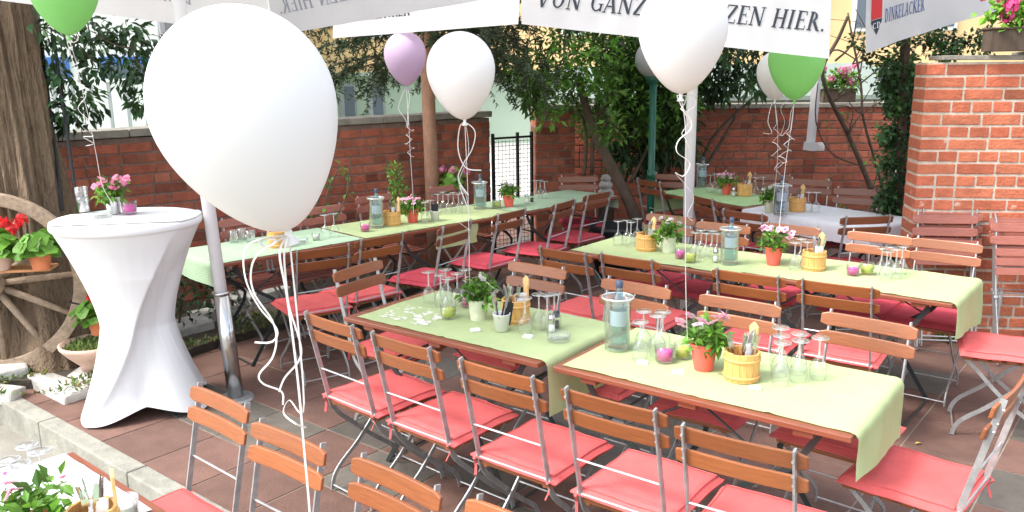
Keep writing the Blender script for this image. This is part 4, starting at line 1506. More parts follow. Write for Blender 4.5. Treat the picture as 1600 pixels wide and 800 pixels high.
P_SALMON = ('plant_salmon', make_plant(M['salmon_pot'], .036, .055, .105, .085, .10, 'soft_petal', 11, eye='hot_petal', frad=.025))
P_CREAM = ('plant_cream', make_plant(M['cream_pot'], .040, .050, .10, .085, .11, 'white_petal', 10, eye='lime_wax', frad=.018))
P_WHITE = ('plant_white', make_plant(M['salmon_pot'], .036, .052, .10, .09, .09, 'soft_petal', 20, eye='hot_petal', frad=.021))
P_SILVER = ('plant_silver', make_plant(M['silver_pot'], .036, .048, .095, .085, .10, 'pink_petal', 9, clump=4, frad=.034))

ORD = ['first', 'second', 'third', 'fourth', 'fifth', 'sixth', 'seventh', 'eighth']


def glasses(pts, z, where, frm, grp='upturned wine glasses on the tables', fz=.168):
    for i, (x, y) in enumerate(sorted(pts, key=lambda q: (q[0], q[1]))):
        p = atz(x, y, z + fz)
        place('glass', make_glass, (p.x, p.y, z + .006), R.uniform(0, 6), f'{ORD[i]} upturned wine glass {where}, from {frm}', grp, scale=R.uniform(.97, 1.03))


def tub_set(x, y, z, where, n=6, rot=0, dark=False, napkin=True, seed=0):
    p = atz(x, y, z + .004)
    place('tub', make_tub, (p.x, p.y, z + .006), rot, f'pine cutlery tub {where}', 'pine cutlery tubs')
    for k in range(n):
        kind = 'knife' if k % 2 else 'fork'
        a = rad(150 + k * 22 + seed * 13)
        ox, oy = math.cos(a) * .028, math.sin(a) * .028
        place(kind, make_cutlery(kind), (p.x + ox * .5, p.y + oy * .5, z + .016), R.uniform(0, 3), f'{ORD[k // 2]} steel {kind} in the tub {where}', 'cutlery in the tubs',
              tilt=(R.uniform(-.10, .06) - oy * 5, ox * 9 + R.uniform(-.05, .05)))
    if napkin:
        place('napkin', make_napkin('paper'), (p.x + .022, p.y - .008, z + .03), rot + .5, f'white paper napkins in the pine tub {where}', 'paper napkins')


def item(key, make, x, y, z, label, group, rz=None, scale=None):
    p = atz(x, y, z + .003)
    return place(key, make, (p.x, p.y, z + .0065), R.uniform(0, 6) if rz is None else rz, label, group, scale)


PK = ('candle_pink', make_candle('pink_wax')); LM = ('candle_lime', make_candle('lime_wax'))
CG = 'candles in glass tumblers'; PG = 'flower pots on the tables'; KG = 'glass bottle coolers'; BG = 'bottles standing in coolers'
SH = ('salt', make_shaker('salt')); PE = ('pepper', make_shaker('pepper'))
def cooler(x, y, z, where, s=1.0):
    p = atz(x, y, z + .003)
    place('cooler', make_cooler, (p.x, p.y, z + .0065), 0, f'clear glass bottle cooler {where}', KG, scale=s)
    place('bottle', make_bottle, (p.x + .006, p.y, z + .030), 1, f'pale blue bottle inside the cooler {where}', BG, scale=s)


# --- front table one
glasses([(669, 425), (696, 422), (688, 430), (700, 437), (714, 428), (727, 421)], TH, 'behind the lime candle', 'the bare table corner')
item(*LM, 701, 498, TH, 'lime candle in a tumbler in front of the six glasses', CG, scale=1.08)
item(*PK, 731, 480, TH, 'magenta candle half hidden behind the pale pot of basil green leaves', CG)
item(*P_CREAM, 748, 500, TH, 'leafy plant with few white flowers in a pale green pot on the front table', PG, scale=.98)
item('bucket', make_bucket, 784, 518, TH, 'white enamel bucket holding a black napkin on the front table', 'napkin buckets')
p = atz(784, 518, TH)
place('black_napkin', make_napkin('black_cloth', .045, .11, 5), (p.x + .012, p.y, TH + .03), .6, 'black napkin standing in the white bucket of the front table', 'black napkins', tilt=(0, .22))
for k in range(3):
    place('fork', make_cutlery('fork'), (p.x - .008, p.y, TH + .012), k, f'{ORD[k]} steel fork leaning out of the white bucket', 'cutlery in the tubs', tilt=(.12 * (k - 1), -.18 - .05 * k))
tub_set(806, 503, TH, 'on the front table behind the white bucket', 5, 0, seed=1)
glasses([(820, 467), (842, 461), (855, 463), (866, 460)], TH, 'by the salt shaker', 'the pine tub')
item(*SH, 862, 520, TH, 'glass salt shaker beside the ashtray on the front table', 'shakers')
item(*PE, 869, 514, TH, 'pepper shaker with black lid behind the salt shaker', 'shakers')
item('ashtray', make_ashtray, 873, 533, TH, 'clear glass ashtray on the front table', 'ashtrays')
CD = 'small paper cards on the tables'
item('card', make_card, 743, 518, TH, 'small white card in front of the pale green pot', CD, rz=.2)
item('card', make_card, 825, 528, TH, 'small white card near the ashtray', CD, rz=-.5)
# --- front table two
cooler(964, 546, TH, 'on the front row by the table gap')
glasses([(1001, 503), (1006, 489), (1028, 496), (1036, 490)], TH, 'beside the big bottle cooler', 'the cooler')
item(*PK, 1038, 566, TH, 'large magenta candle in a tumbler by the salmon pot', CG, scale=1.08)
item(*LM, 1066, 560, TH, 'yellow lime candle tucked behind the salmon pot', CG, scale=1.0)
item(*P_SALMON, 1099, 578, TH, 'pink white flowering plant in a salmon pot on the front row', PG)
tub_set(1158, 592, TH, 'next to the salmon pot of the front row', 8, 0, seed=3)
glasses([(1220, 515), (1221, 524), (1223, 536), (1250, 521), (1251, 532), (1282, 528)], TH, 'at the cloth draped end', 'the pine tub')
item('card', make_card, 1004, 569, TH, 'small white card between cooler and magenta candle', CD, rz=-.3)
item('card', make_card, 1060, 584, TH, 'small white card in front of the salmon pot', CD, rz=-.2)
item('card', make_card, 1180, 609, TH, 'small white card in front of the big pine tub', CD, rz=-.3)
# --- middle row
glasses([(966, 346), (980, 345), (986, 348), (996, 342)], TH, 'at the start of the middle row', 'the long wall row')
tub_set(1010, 391, TH, 'on the first middle table', 5, 0, seed=5)
item(*P_CREAM, 1044, 395, TH, 'white flowering plant in a pale pot on the first middle table', PG, scale=1.02)
item(*PK, 1063, 404, TH, 'magenta candle beside the pale pot of the middle row', CG)
item(*LM, 1078, 410, TH, 'lime candle beside the straight balloon ribbon', CG)
glasses([(1087, 363), (1096, 360), (1104, 364), (1113, 362), (1121, 366)], TH, 'behind the lime candle of the middle row', 'the pale pot')
cooler(1139, 413, TH, 'in the middle row', .95)
item(*SH, 1118, 410, TH, 'salt shaker standing next to the middle row cooler', 'shakers')
item(*P_SALMON, 1208, 414, TH, 'pink flowering plant in a salmon pot on the middle row', PG)
glasses([(1243, 379), (1252, 375), (1262, 378)], TH, 'between salmon pot and tub of the middle row', 'the pot')
tub_set(1271, 421, TH, 'on the second middle table', 6, 0, seed=6)
item(*PK, 1332, 431, TH, 'magenta candle on the second middle table', CG)
item(*LM, 1354, 429, TH, 'lime candle on the second middle table', CG)
glasses([(1379, 387), (1387, 393), (1393, 386), (1402, 391), (1411, 385)], TH, 'beside the two candles of the middle row', 'the candles')
# --- long row
for k, (x, y) in enumerate([(366, 380), (379, 376), (392, 380)]):
    p = atz(x, y, TH)
    def mk():
        b = MB(); b.lathe([(0, .003), (.028, .003), (.030, 0), (.036, .085), (.034, .085), (.028, .01), (0, .009)], 20)
        return tag(b.build('water_tumbler', M['glass_thick'], smooth=True), '', 'tumbler')
    place('tumbler', mk, (p.x, p.y, TH + .006), 0, f'clear water tumbler, {ORD[k]} from the white pole on the checked cloth', 'tumblers on the checked cloth')
tub_set(435, 386, TH, 'below the big balloon on the long row', 0, 0, napkin=False)
item('ashtray', make_ashtray, 470, 380, TH, 'clear glass ashtray on the long row', 'ashtrays')
item('candle_white', make_candle('white_wax'), 494, 376, TH, 'small white candle between ashtray and glasses on the long row', CG, scale=.8)
glasses([(507, 337), (521, 335)], TH, 'on the checked cloth', 'the white candle')
item(*PK, 571, 362, TH, 'magenta candle by the first bottle cooler of the long row', CG, scale=1.05)
cooler(589, 356, TH, 'by the pine tub of the long row')
tub_set(613, 352, TH, 'on the lime cloth of the long row', 4, 0, seed=8)
item(*P_WHITE, 645, 348, TH, 'red pot with many small white pink flowers on the long row', PG)
glasses([(664, 317), (672, 314)], TH, 'beside the red pot of the long row', 'the pot')
item('bucket', make_bucket, 680, 346, TH, 'white enamel bucket with black napkin on the long row', 'napkin buckets')
p = atz(680, 346, TH)
place('black_napkin', make_napkin('black_cloth', .045, .11, 5), (p.x, p.y, TH + .03), .2, 'black napkin in the bucket of the long row', 'black napkins')
glasses([(684, 304), (692, 301), (700, 304), (708, 301), (716, 304), (723, 302)], TH, 'behind the bucket of the long row', 'the bucket')
cooler(750, 327, TH, 'near the mesh gate end of the long row')
item(*LM, 776, 325, TH, 'lime candle at the foot of the last red pot', CG)
item('plant_red2', make_plant(M['salmon_pot'], .036, .052, .10, .08, .09, 'white_petal', 6, eye='lime_wax', frad=.024), 795, 323, TH, 'red pot with white and yellow flowers near the mesh gate', PG)
item(*SH, 823, 318, TH, 'salt shaker at the far end of the long row', 'shakers')
item(*PE, 831, 316, TH, 'pepper shaker at the far end of the long row', 'shakers')
glasses([(838, 283), (844, 281), (851, 283)], TH, 'at the far end of the long row', 'the shakers')
# --- back tables
cooler(1096, 293, TH, 'on the small back table')
glasses([(1110, 274), (1117, 272), (1124, 274)], TH, 'behind the red pot of the small back table', 'the cooler')
item(*P_WHITE, 1135, 304, TH, 'red pot with lilac white flowers on the small back table', PG)
item(*SH, 1146, 307, TH, 'salt shaker between red pot and tub at the back', 'shakers')
tub_set(1163, 306, TH, 'on the small back table', 3, 0, seed=2)
glasses([(1181, 278), (1193, 277)], TH, 'beside the small back table tub', 'the tub')
item(*P_CREAM, 1203, 332, TH, 'white flowers in a pale pot on the white tablecloth', PG)
cooler(1219, 336, TH, 'on the white tablecloth', 1.05)
tub_set(1245, 330, TH, 'on the white tablecloth', 3, 0, seed=4)
glasses([(1264, 300), (1276, 301)], TH, 'on the white tablecloth', 'the tub')
# --- courtyard table
FZ = TH + GZ
glasses([(42, 697), (62, 708), (14, 722), (6, 738), (30, 730)], FZ, 'on the courtyard table', 'the side away from the tub')
item('plant_front', make_plant(M['terracotta'], .04, .055, .07, .12, .11, 'soft_petal', 9, eye='hot_petal', frad=.026, LL=.05), 52, 850, FZ, 'leafy pink flowering plant on the courtyard table', PG)
item('candle_white', make_candle('white_wax'), 198, 812, FZ, 'clear candle tumbler at the edge of the courtyard table', CG, scale=1.1)
tub_set(150, 850, FZ, 'on the courtyard table', 8, rad(-8), seed=9)

# ------------------------------------------------------------------ cocktail table
ck = Vector((-2.17, 4.70, 0))
t = T('cocktail_table', 'tall round cocktail table in a white stretch cover', 'cocktail table', ck)
b = MB()
feet = [rad(-117), rad(-17), rad(60), rad(150)]
RT = .40
def adiff(a, c): return (a - c + PI) % (2 * PI) - PI
def cover(u, v):
    a = u * 2 * PI
    z = 1.085 * (1 - v)
    s = z / 1.085
    waist = .195
    low = max(0, (.46 - s) / .46)
    near = max(0, max(math.cos(a - f) for f in feet)) ** 5.0
    if s > .46:
        r = waist + (RT - .004 - waist) * ((s - .46) / .54) ** 1.45
    else:
        r = waist + (.385 - waist) * near * low ** 1.25 + .075 * low * (1 - near)
    lift = (1 - near) * low ** 3 * .085
    az = rad(-28 - 50 * min(1, (1 - s) / .6) - 39 * max(0, (.4 - s) / .4))
    da = adiff(a, az)
    m_ = min(1, 4 * (1 - s)) * .9
    ridge = .062 * m_ * (math.exp(-abs(da) / .10) if da > 0 else math.exp(-abs(da) / .75))
    az2 = az + rad(205)
    ridge += .02 * m_ * math.exp(-(adiff(a, az2) / .4) ** 2)
    for f in feet:
        ridge += .016 * low * math.exp(-abs(adiff(a, f + .25 * low)) / .12)
    ridge += .0022 * math.sin(a * 26 + 4 * s) * low * (1 - near) + .0015 * noise.noise(Vector((a * 9, s * 3, 1)))
    dip = -.026 * m_ * math.exp(-((da - .62) / .35) ** 2)
    q = r + (ridge + dip) * (1 - .6 * low)
    return (math.cos(a) * q, math.sin(a) * q, z + lift + .012)
b.grid(cover, 260, 110)
b.build('stretch_cover', M['stretch_cloth'], t, smooth=True)
b = MB(); b.lathe([(0, 1.121), (RT - .015, 1.121), (RT - .003, 1.117), (RT, 1.108), (RT + .001, 1.092), (RT - .004, 1.083), (RT - .02, 1.07)], 72); b.build('tabletop', M['stretch_cloth'], t, smooth=True)
b = MB()
for f in feet:
    b.tube([(.05 * math.cos(f), .05 * math.sin(f), .25), (.37 * math.cos(f), .37 * math.sin(f), .02)], .012, 6)
b.tube([(0, 0, .2), (0, 0, 1.08)], .03, 10)
b.build('frame', M['chrome'], t)
ZT = 1.124
t2 = T('table_runner', 'pale striped runner laid over the cocktail table', 'table runner', (ck.x, ck.y, ZT), rad(8), 'table runners')
b = MB()
def rfn(u, v):
    x = (u - .5) * .78; y = -.02 + (v - .5) * .40 + .02 * x
    r = math.hypot(x, y)
    x0_ = x
    if r > RT - .004:
        k = (RT - .004) / r
        x, y = x * k, y * k
    return (x, y, .0015 + .0025 * abs(noise.noise(Vector((x0_ * 7, y * 7, 2)))))
b.grid(rfn, 60, 24)
b.build('cloth', M['stripe_cloth'], t2, smooth=True)
def mk():
    t = T('water_glass', '', 'glass')
    b = MB(); b.lathe([(0, .008), (.032, .008), (.034, 0), (.036, .145), (.034, .145), (.031, .014), (0, .013)], 24); b.build('tumbler', M['glass_thick'], t, smooth=True)
    b = MB(); b.lathe([(0, .0145), (.0305, .0145), (.033, .085), (0, .085)], 24); b.build('water', M['water'], t, smooth=True)
    return t
item('waterglass', mk, 131, 331, ZT, 'tall half full water glass on the cocktail table', None, rz=0)
item(*P_SILVER, 179, 334, ZT, 'hot pink flowers in a silver pot on the cocktail table', PG, scale=.98)
item('ashtray', make_ashtray, 160, 340, ZT, 'clear glass ashtray on the cocktail table', 'ashtrays')
item(*PK, 203, 335, ZT, 'magenta candle in a tumbler on the cocktail table', CG, scale=1.2)

# ------------------------------------------------------------------ wagon wheel and its pots
wc = Vector((-3.30, 5.18, .63))
WA = rad(10)
t = T('wagon_wheel', 'weathered wooden wagon wheel leaning at the old tree', 'wagon wheel', wc, WA)
t.rotation_euler = (rad(-6), 0, WA)
b = MB()
ro_, ri_ = .575, .495
n = 72
vs = []
for k in range(n):
    a = 2 * PI * k / n
    for r in (ro_ + .006 * noise.noise(Vector((math.cos(a) * 4, math.sin(a) * 4, 0))), ri_):
        for y in (-.035, .035):
            vs.append((math.cos(a) * r, y, math.sin(a) * r))
fs = []
for k in range(n):
    a, c = 4 * k, 4 * ((k + 1) % n)
    fs += [(a, a + 1, c + 1, c), (a + 2, c + 2, c + 3, a + 3), (a, c, c + 2, a + 2), (a + 1, a + 3, c + 3, c + 1)]
b.add(vs, fs)
b.build('rim', M['old_wood'], t, bevel=.006)
for k in range(12):
    a = 2 * PI * k / 12 + rad(4)
    b = MB(); b.tube([(.07 * math.cos(a), 0, .07 * math.sin(a)), (.3 * math.cos(a), 0, .3 * math.sin(a)), (.5 * math.cos(a), 0, .5 * math.sin(a))], [.024, .021, .018], 8); b.build('spoke', M['old_wood'], t, smooth=True)
b = MB(); b.lathe([(0, -.1), (.05, -.1), (.085, -.05), (.09, .05), (.05, .1), (0, .1)], 18, rot=Matrix.Rotation(PI / 2, 3, 'X')); b.build('hub', M['old_wood'], t, smooth=True)
b = MB()
for a in (rad(-17), rad(100), rad(215)):
    b.box((math.cos(a) * .535, 0, math.sin(a) * .535), (.115, .076, .010), Matrix.Rotation(-a, 3, 'Y'))
b.build('iron_strap', M['black_iron'], t)
s0 = aty(40, 418, 5.05)
b = MB(); b.box((0, 0, 0), (.62, .16, .016))
tag(b.build('flower_shelf', M['plank'], loc=(-3.16, 5.07, .745), rot=(0, 0, WA), bevel=.003), 'orange plank shelf fixed across the wagon wheel', 'shelf')
gm = make_plant(M['terracotta'], .045, .065, .10, .13, .12, 'red_petal', 4, clump=16, LL=.09, frad=.022)
def ger(potm, petal, n, fr=.15, fh=.15, LL=.085, r1=.066, h=.10):
    def f():
        t = T('potted_geranium', '', 'geranium')
        b = MB(); b.lathe(pot_profile(r1 * .72, r1, h), 24); b.lathe([(r1 - .001, h - .022), (r1 + .007, h - .022), (r1 + .007, h + .004), (r1 - .004, h + .005)], 24); b.build('pot', potm, t)
        b = MB()
        for k in range(80):
            a = R.uniform(0, 2 * PI); rr = fr * math.sqrt(R.random()); z = h + R.uniform(-.01, fh) * (1 - .5 * (rr / fr) ** 2)
            c = Vector((math.cos(a) * rr, math.sin(a) * rr, z))
            nrm = (Vector((math.cos(a) * .7, math.sin(a) * .7, .8)) + rnd_dir() * .4).normalized()
            s1 = nrm.orthogonal().normalized(); s2 = nrm.cross(s1)
            L_ = LL * R.uniform(.3, .55)
            m = 9
            tn = R.uniform(.7, 1.25)
            vs = [c - nrm * L_ * .18] + [c + (s1 * math.cos(2 * PI * q / m) + s2 * math.sin(2 * PI * q / m)) * L_ * (1 + .12 * (-1) ** q) for q in range(m)]
            b.add(vs, [(0, q + 1, (q + 1) % m + 1) for q in range(m)], 0, tn)
            b.tube([(0, 0, h - .02), c * .6 + Vector((0, 0, .4 * h)), c], .0018, 3, tone=.8)
        b.build('foliage', M['leaf_pot'], t, tone=True, smooth=False)
        b = MB()
        for k in range(n):
            a = R.uniform(-2.6, -.4) if k % 3 else R.uniform(0, 6.28); rr = fr * R.uniform(.3, 1); z = h + fh * R.uniform(.7, 1.35)
            c = Vector((math.cos(a) * rr, math.sin(a) * rr, z))
            for m in range(22):
                v = rnd_dir()
                petals(b, c + v * .030, 4, .016, 0, R.uniform(.75, 1.2), up=v)
        b.build('flowers', M[petal], t, tone=True)
        return t
    return f
PGg = 'geranium pots in the garden'
p = aty(64, 412, 5.03)
place('ger_plain', ger(M['terracotta'], 'red_petal', 0, .13, .13), (p.x, p.y, .755), 0, 'leafy geranium without flowers in terracotta pot on the wheel shelf', PGg)
p = aty(2, 412, 5.03)
place('ger_red', ger(M['clay_pale'], 'red_petal', 5, .14, .15), (p.x, p.y, .755), 2, 'red flowering geranium in pale clay pot on the wheel shelf', PGg)
p = aty(160, 470, 5.15)
place('ger_red2', ger(M['terracotta'], 'red_petal', 6, .14, .14), (p.x - .04, p.y, .30), 1, 'red geranium in terracotta pot half hidden by the white cover', PGg)
q = Vector((p.x - .08, p.y - .02, 0))
b = MB(); b.lathe([(0, .02), (.07, .02), (.08, .0), (.09, .05), (.16, .12), (.20, .17), (.205, .19), (.19, .195), (.17, .16), (0, .15)], 28)
t = T('stone_bowl', 'shallow stone bowl planted with moss behind the cocktail table', 'planter', (q.x, q.y, .06))
b.build('bowl', M['clay_pale'], t, smooth=True)
b = MB()
for _ in range(500):
    a = R.uniform(0, 6.28); r = .17 * math.sqrt(R.random())
    leaf(b, Vector((math.cos(a) * r, math.sin(a) * r, .165)), rnd_dir() + Vector((0, 0, .9)), R.uniform(.03, .06), .014, R.uniform(.8, 2.0))
b.build('moss', M['moss'], t, tone=True)
p = aty(706, 268, 8.05)
place('ger_pinkw', ger(M['terracotta'], 'pink_petal', 3, .15, .2), (p.x, p.y - .1, .72), 1, 'pink geranium in terracotta pot hanging on the wall by the spruce trunk', PGg)


def flower_box(label, loc, rz, L_=.36, petal='hot_petal', n=7, s=1.0):
    t = T('flower_box', label, 'flower box', loc, rz)
    b = MB(); b.box((0, 0, .07), (L_, .16, .14)); b.box((0, 0, .145), (L_ + .02, .18, .012)); b.build('box', M['slat_dark'] if 0 else M['bark_dark'], t, bevel=.004)
    b = MB()
    leaf_cloud(b, [((R.uniform(-L_ / 2, L_ / 2), R.uniform(-.08, .08), R.uniform(.13, .32)), .07) for _ in range(34)], 12, .06, .045, [.8, 1.2, 1.7]); b.build('foliage', M['leaf_pot'], t, tone=True)
    b = MB()
    for k in range(n):
        c = Vector((R.uniform(-L_ / 2 - .05, L_ / 2), R.uniform(-.12, .02), R.uniform(.22, .42)))
        for m in range(24):
            v = rnd_dir(); petals(b, c + v * .034, 4, .018, 0, R.uniform(.75, 1.2), up=v)
    b.build('flowers', M[petal], t, tone=True)
p = aty(1585, 82, 5.7)
flower_box('brown flower box with bright pink geraniums on the orange wall', (p.x, p.y, 1.99), rad(-9), .36, 'hot_petal', 13)
p = aty(1305, 152, 9.6)
flower_box('brown flower box with pale pink flowers on the back wall', (p.x, 9.55, 1.51), 0, .36, 'pink_petal', 8)
# black planter barrel and stacked pebbles
p = atz(945, 372, 0)
b = MB(); b.lathe([(0, .01), (.17, .01), (.19, 0), (.235, .44), (.25, .45), (.25, .48), (.22, .48), (.2, .42), (0, .42)], 28)
tag(b.build('black_planter', M['black_plastic'], loc=(.98, 7.75, 0), smooth=True), 'big black plastic planter beside the last long row chair', 'planter')
t = T('pebble_stack', 'three pale round stones stacked as a garden ornament', 'ornament', (.96, 8.5, .62))
b = MB(); b.box((0, 0, -.31), (.16, .16, .62)); b.build('pedestal', M['bark_dark'], t)
for k, (r, z) in enumerate(((.085, .05), (.07, .135), (.055, .205))):
    b = MB(); b.lathe([(r * math.sin(PI * i / 10), z - .75 * r * math.cos(PI * i / 10)) for i in range(11)], 16); b.build('pebble', M['stone'], t, smooth=True)


# ------------------------------------------------------------------ lettering (drawn as strokes)
def glyph(ch):
    """strokes of a serif capital: ('l', x0,y0,x1,y1,w) or ('a', cx,cy,rx,ry,a0,a1,wthin,wthick); returns list, advance"""
    TK, TN, SF = .17, .08, .06
    def st(x, w=TK): return [('l', x, 0, x, 1, w), ('l', x - .15, .02, x + .15, .02, SF), ('l', x - .15, .98, x + .15, .98, SF)]
    if ch == 'I': return st(.17), .42
    if ch == 'V': return [('l', .08, 1, .40, .0, TK), ('l', .74, 1, .42, .0, TN), ('l', -.04, .98, .22, .98, SF), ('l', .62, .98, .86, .98, SF)], .86
    if ch == 'A': return [('l', .68, 0, .38, 1, TK), ('l', .06, 0, .36, 1, TN), ('l', .18, .34, .58, .34, TN), ('l', -.04, .02, .18, .02, SF), ('l', .52, .02, .82, .02, SF)], .84
    if ch == 'N': return [('l', .14, 0, .14, 1, TN), ('l', .14, .98, .72, .04, TK), ('l', .74, 0, .74, 1, TN), ('l', 0, .02, .28, .02, SF), ('l', 0, .98, .2, .98, SF), ('l', .60, .98, .88, .98, SF)], .94
    if ch == 'M': return [('l', .12, 0, .14, 1, TN), ('l', .16, .98, .48, .06, TK), ('l', .48, .04, .82, .98, TN), ('l', .84, 0, .84, 1, TK), ('l', 0, .02, .26, .02, SF), ('l', .02, .98, .2, .98, SF), ('l', .68, .02, 1.0, .02, SF), ('l', .8, .98, .98, .98, SF)], 1.06
    if ch == 'Z': return [('l', .06, .96, .66, .96, .07), ('l', .62, .95, .10, .05, TK), ('l', .04, .04, .68, .04, .07), ('l', .06, .98, .06, .78, .05), ('l', .67, .02, .67, .24, .05)], .76
    if ch == 'E': return st(.17) + [('l', .17, .965, .60, .965, .06), ('l', .17, .035, .64, .035, .06), ('l', .17, .52, .48, .52, .055), ('l', .60, .99, .60, .78, .05), ('l', .64, .0, .64, .24, .05), ('l', .48, .42, .48, .62, .045)], .72
    if ch == 'F': return st(.17) + [('l', .17, .965, .60, .965, .06), ('l', .17, .52, .48, .52, .055), ('l', .60, .99, .60, .78, .05), ('l', .48, .42, .48, .62, .045)], .66
    if ch == 'H': return st(.17) + st(.70) + [('l', .17, .52, .70, .52, TN)], .92
    if ch == 'L': return st(.17) + [('l', .17, .035, .62, .035, .06), ('l', .62, .0, .62, .26, .05)], .68
    if ch == 'K': return st(.17) + [('l', .20, .42, .62, .98, TN), ('l', .32, .56, .72, .02, TK), ('l', .50, .98, .76, .98, SF), ('l', .60, .02, .86, .02, SF)], .84
    if ch == 'R': return st(.17) + [('a', .30, .74, .24, .235, 90, -90, TN, TK), ('l', .17, .965, .31, .965, .06), ('l', .17, .50, .31, .50, .055), ('l', .36, .50, .70, .03, TK), ('l', .62, .02, .84, .02, SF)], .84
    if ch == 'B': return st(.17) + [('a', .30, .74, .22, .235, 90, -90, TN, TK), ('a', .30, .27, .28, .25, 90, -90, TN, TK), ('l', .17, .965, .31, .965, .06), ('l', .17, .50, .31, .50, .055), ('l', .17, .035, .31, .035, .06)], .74
    if ch == 'D': return st(.17) + [('a', .32, .5, .42, .48, 90, -90, TN, TK), ('l', .17, .965, .33, .965, .06), ('l', .17, .035, .33, .035, .06)], .90
    if ch == 'O': return [('a', .44, .5, .38, .49, 0, 360, TN, TK)], .94
    if ch == 'U': return [('l', .16, .3, .16, 1, TK), ('l', .68, .3, .68, 1, TN), ('a', .42, .3, .26, .28, 180, 360, TN, TK), ('l', .02, .98, .32, .98, SF), ('l', .56, .98, .82, .98, SF)], .88
    if ch in 'CG':
        s = [('a', .46, .5, .40, .49, 50, 312, TN, TK), ('l', .73, .68, .73, .96, .045)]
        if ch == 'G': s += [('l', .72, .04, .72, .42, .13), ('l', .56, .42, .86, .42, SF)]
        return s, .86
    if ch == '.': return [('l', .06, .07, .20, .07, .14)], .30
    if ch == '-': return [('l', .05, .42, .32, .42, .07)], .40
    return [], .42


def lettering(name, text, fmap, parent, m, s0, s1, t0, h, slant=.22, mirror=False, small=None):
    """fmap(s, t) -> point on the cloth, s along it in metres, t height in metres"""
    b = MB()
    adv = 0
    items = []
    for ch in text:
        g_, a = glyph(ch)
        items.append((adv, g_)); adv += a + .06
    sc = (s1 - s0) / adv
    eps = [0]
    def quad(pts):
        eps[0] += 1
        e = (eps[0] % 23) * .00004
        vs = []
        for (x, y) in pts:
            xx = x + slant * y
            s = s0 + xx * sc if not mirror else s1 - xx * sc
            vs.append(fmap(s, t0 + y * h, e))
        b.add(vs, [(0, 1, 2, 3)])
    asp = h / sc
    for x0_, g_ in items:
        for q in g_:
            if q[0] == 'l':
                _, xa, ya, xb, yb, w = q
                dx, dy = xb - xa, (yb - ya)
                L_ = math.hypot(dx, dy)
                nx, ny = -dy / L_ * w / 2, dx / L_ * w / 2
                if abs(ny) < 1e-6 or abs(nx) < 1e-6: pass
                quad([(x0_ + xa + nx, ya + ny), (x0_ + xb + nx, yb + ny), (x0_ + xb - nx, yb - ny), (x0_ + xa - nx, ya - ny)])
            else:
                _, cx, cy, rx, ry, a0, a1, w0, w1 = q
                N_ = max(6, int(abs(a1 - a0) / 22))
                for k in range(N_):
                    p0, p1 = rad(a0 + (a1 - a0) * k / N_), rad(a0 + (a1 - a0) * (k + 1) / N_)
                    def ww(a): return w0 + (w1 - w0) * abs(math.cos(a)) ** 1.5
                    o0, o1, i0, i1 = [], [], [], []
                    pts = []
                    for (a, sg) in ((p0, 0), (p1, 0), (p1, 1), (p0, 1)):
                        w = ww(a)
                        pts.append((x0_ + cx + (rx - sg * w) * math.cos(a), cy + (ry - sg * min(w, .1)) * math.sin(a)))
                    quad(pts)
    return b.build(name, m, parent)


# ------------------------------------------------------------------ parasols
def panel_map(A_, B_, H_, out, sag=.02, seed=0):
    """valance between the lower corners A_ and B_; returns (s,t,e)->point with out = outward horizontal normal"""
    A_, B_ = Vector(A_), Vector(B_)
    L_ = (B_ - A_).length
    d = (B_ - A_) / L_
    o = Vector(out).normalized()
    def f(s, t, e=0):
        u = s / L_
        uu = max(0, min(1, u))
        wv = .018 * noise.noise(Vector((s * 3.2 + seed, t * 1.2, seed))) + .008 * noise.noise(Vector((s * 9 + seed, t * 3, seed + 3)))
        edge = min(uu, 1 - uu)
        wv *= min(1, edge * 8)
        lift = sag * 4 * uu * (1 - uu)
        tt = t / H_
        bulge = .03 * (1 - tt) ** 2
        return A_ + d * s + Vector((0, 0, 1)) * (t + lift * (1 - tt)) + o * (wv * (1 - tt * .7) + bulge + e)
    return f, L_


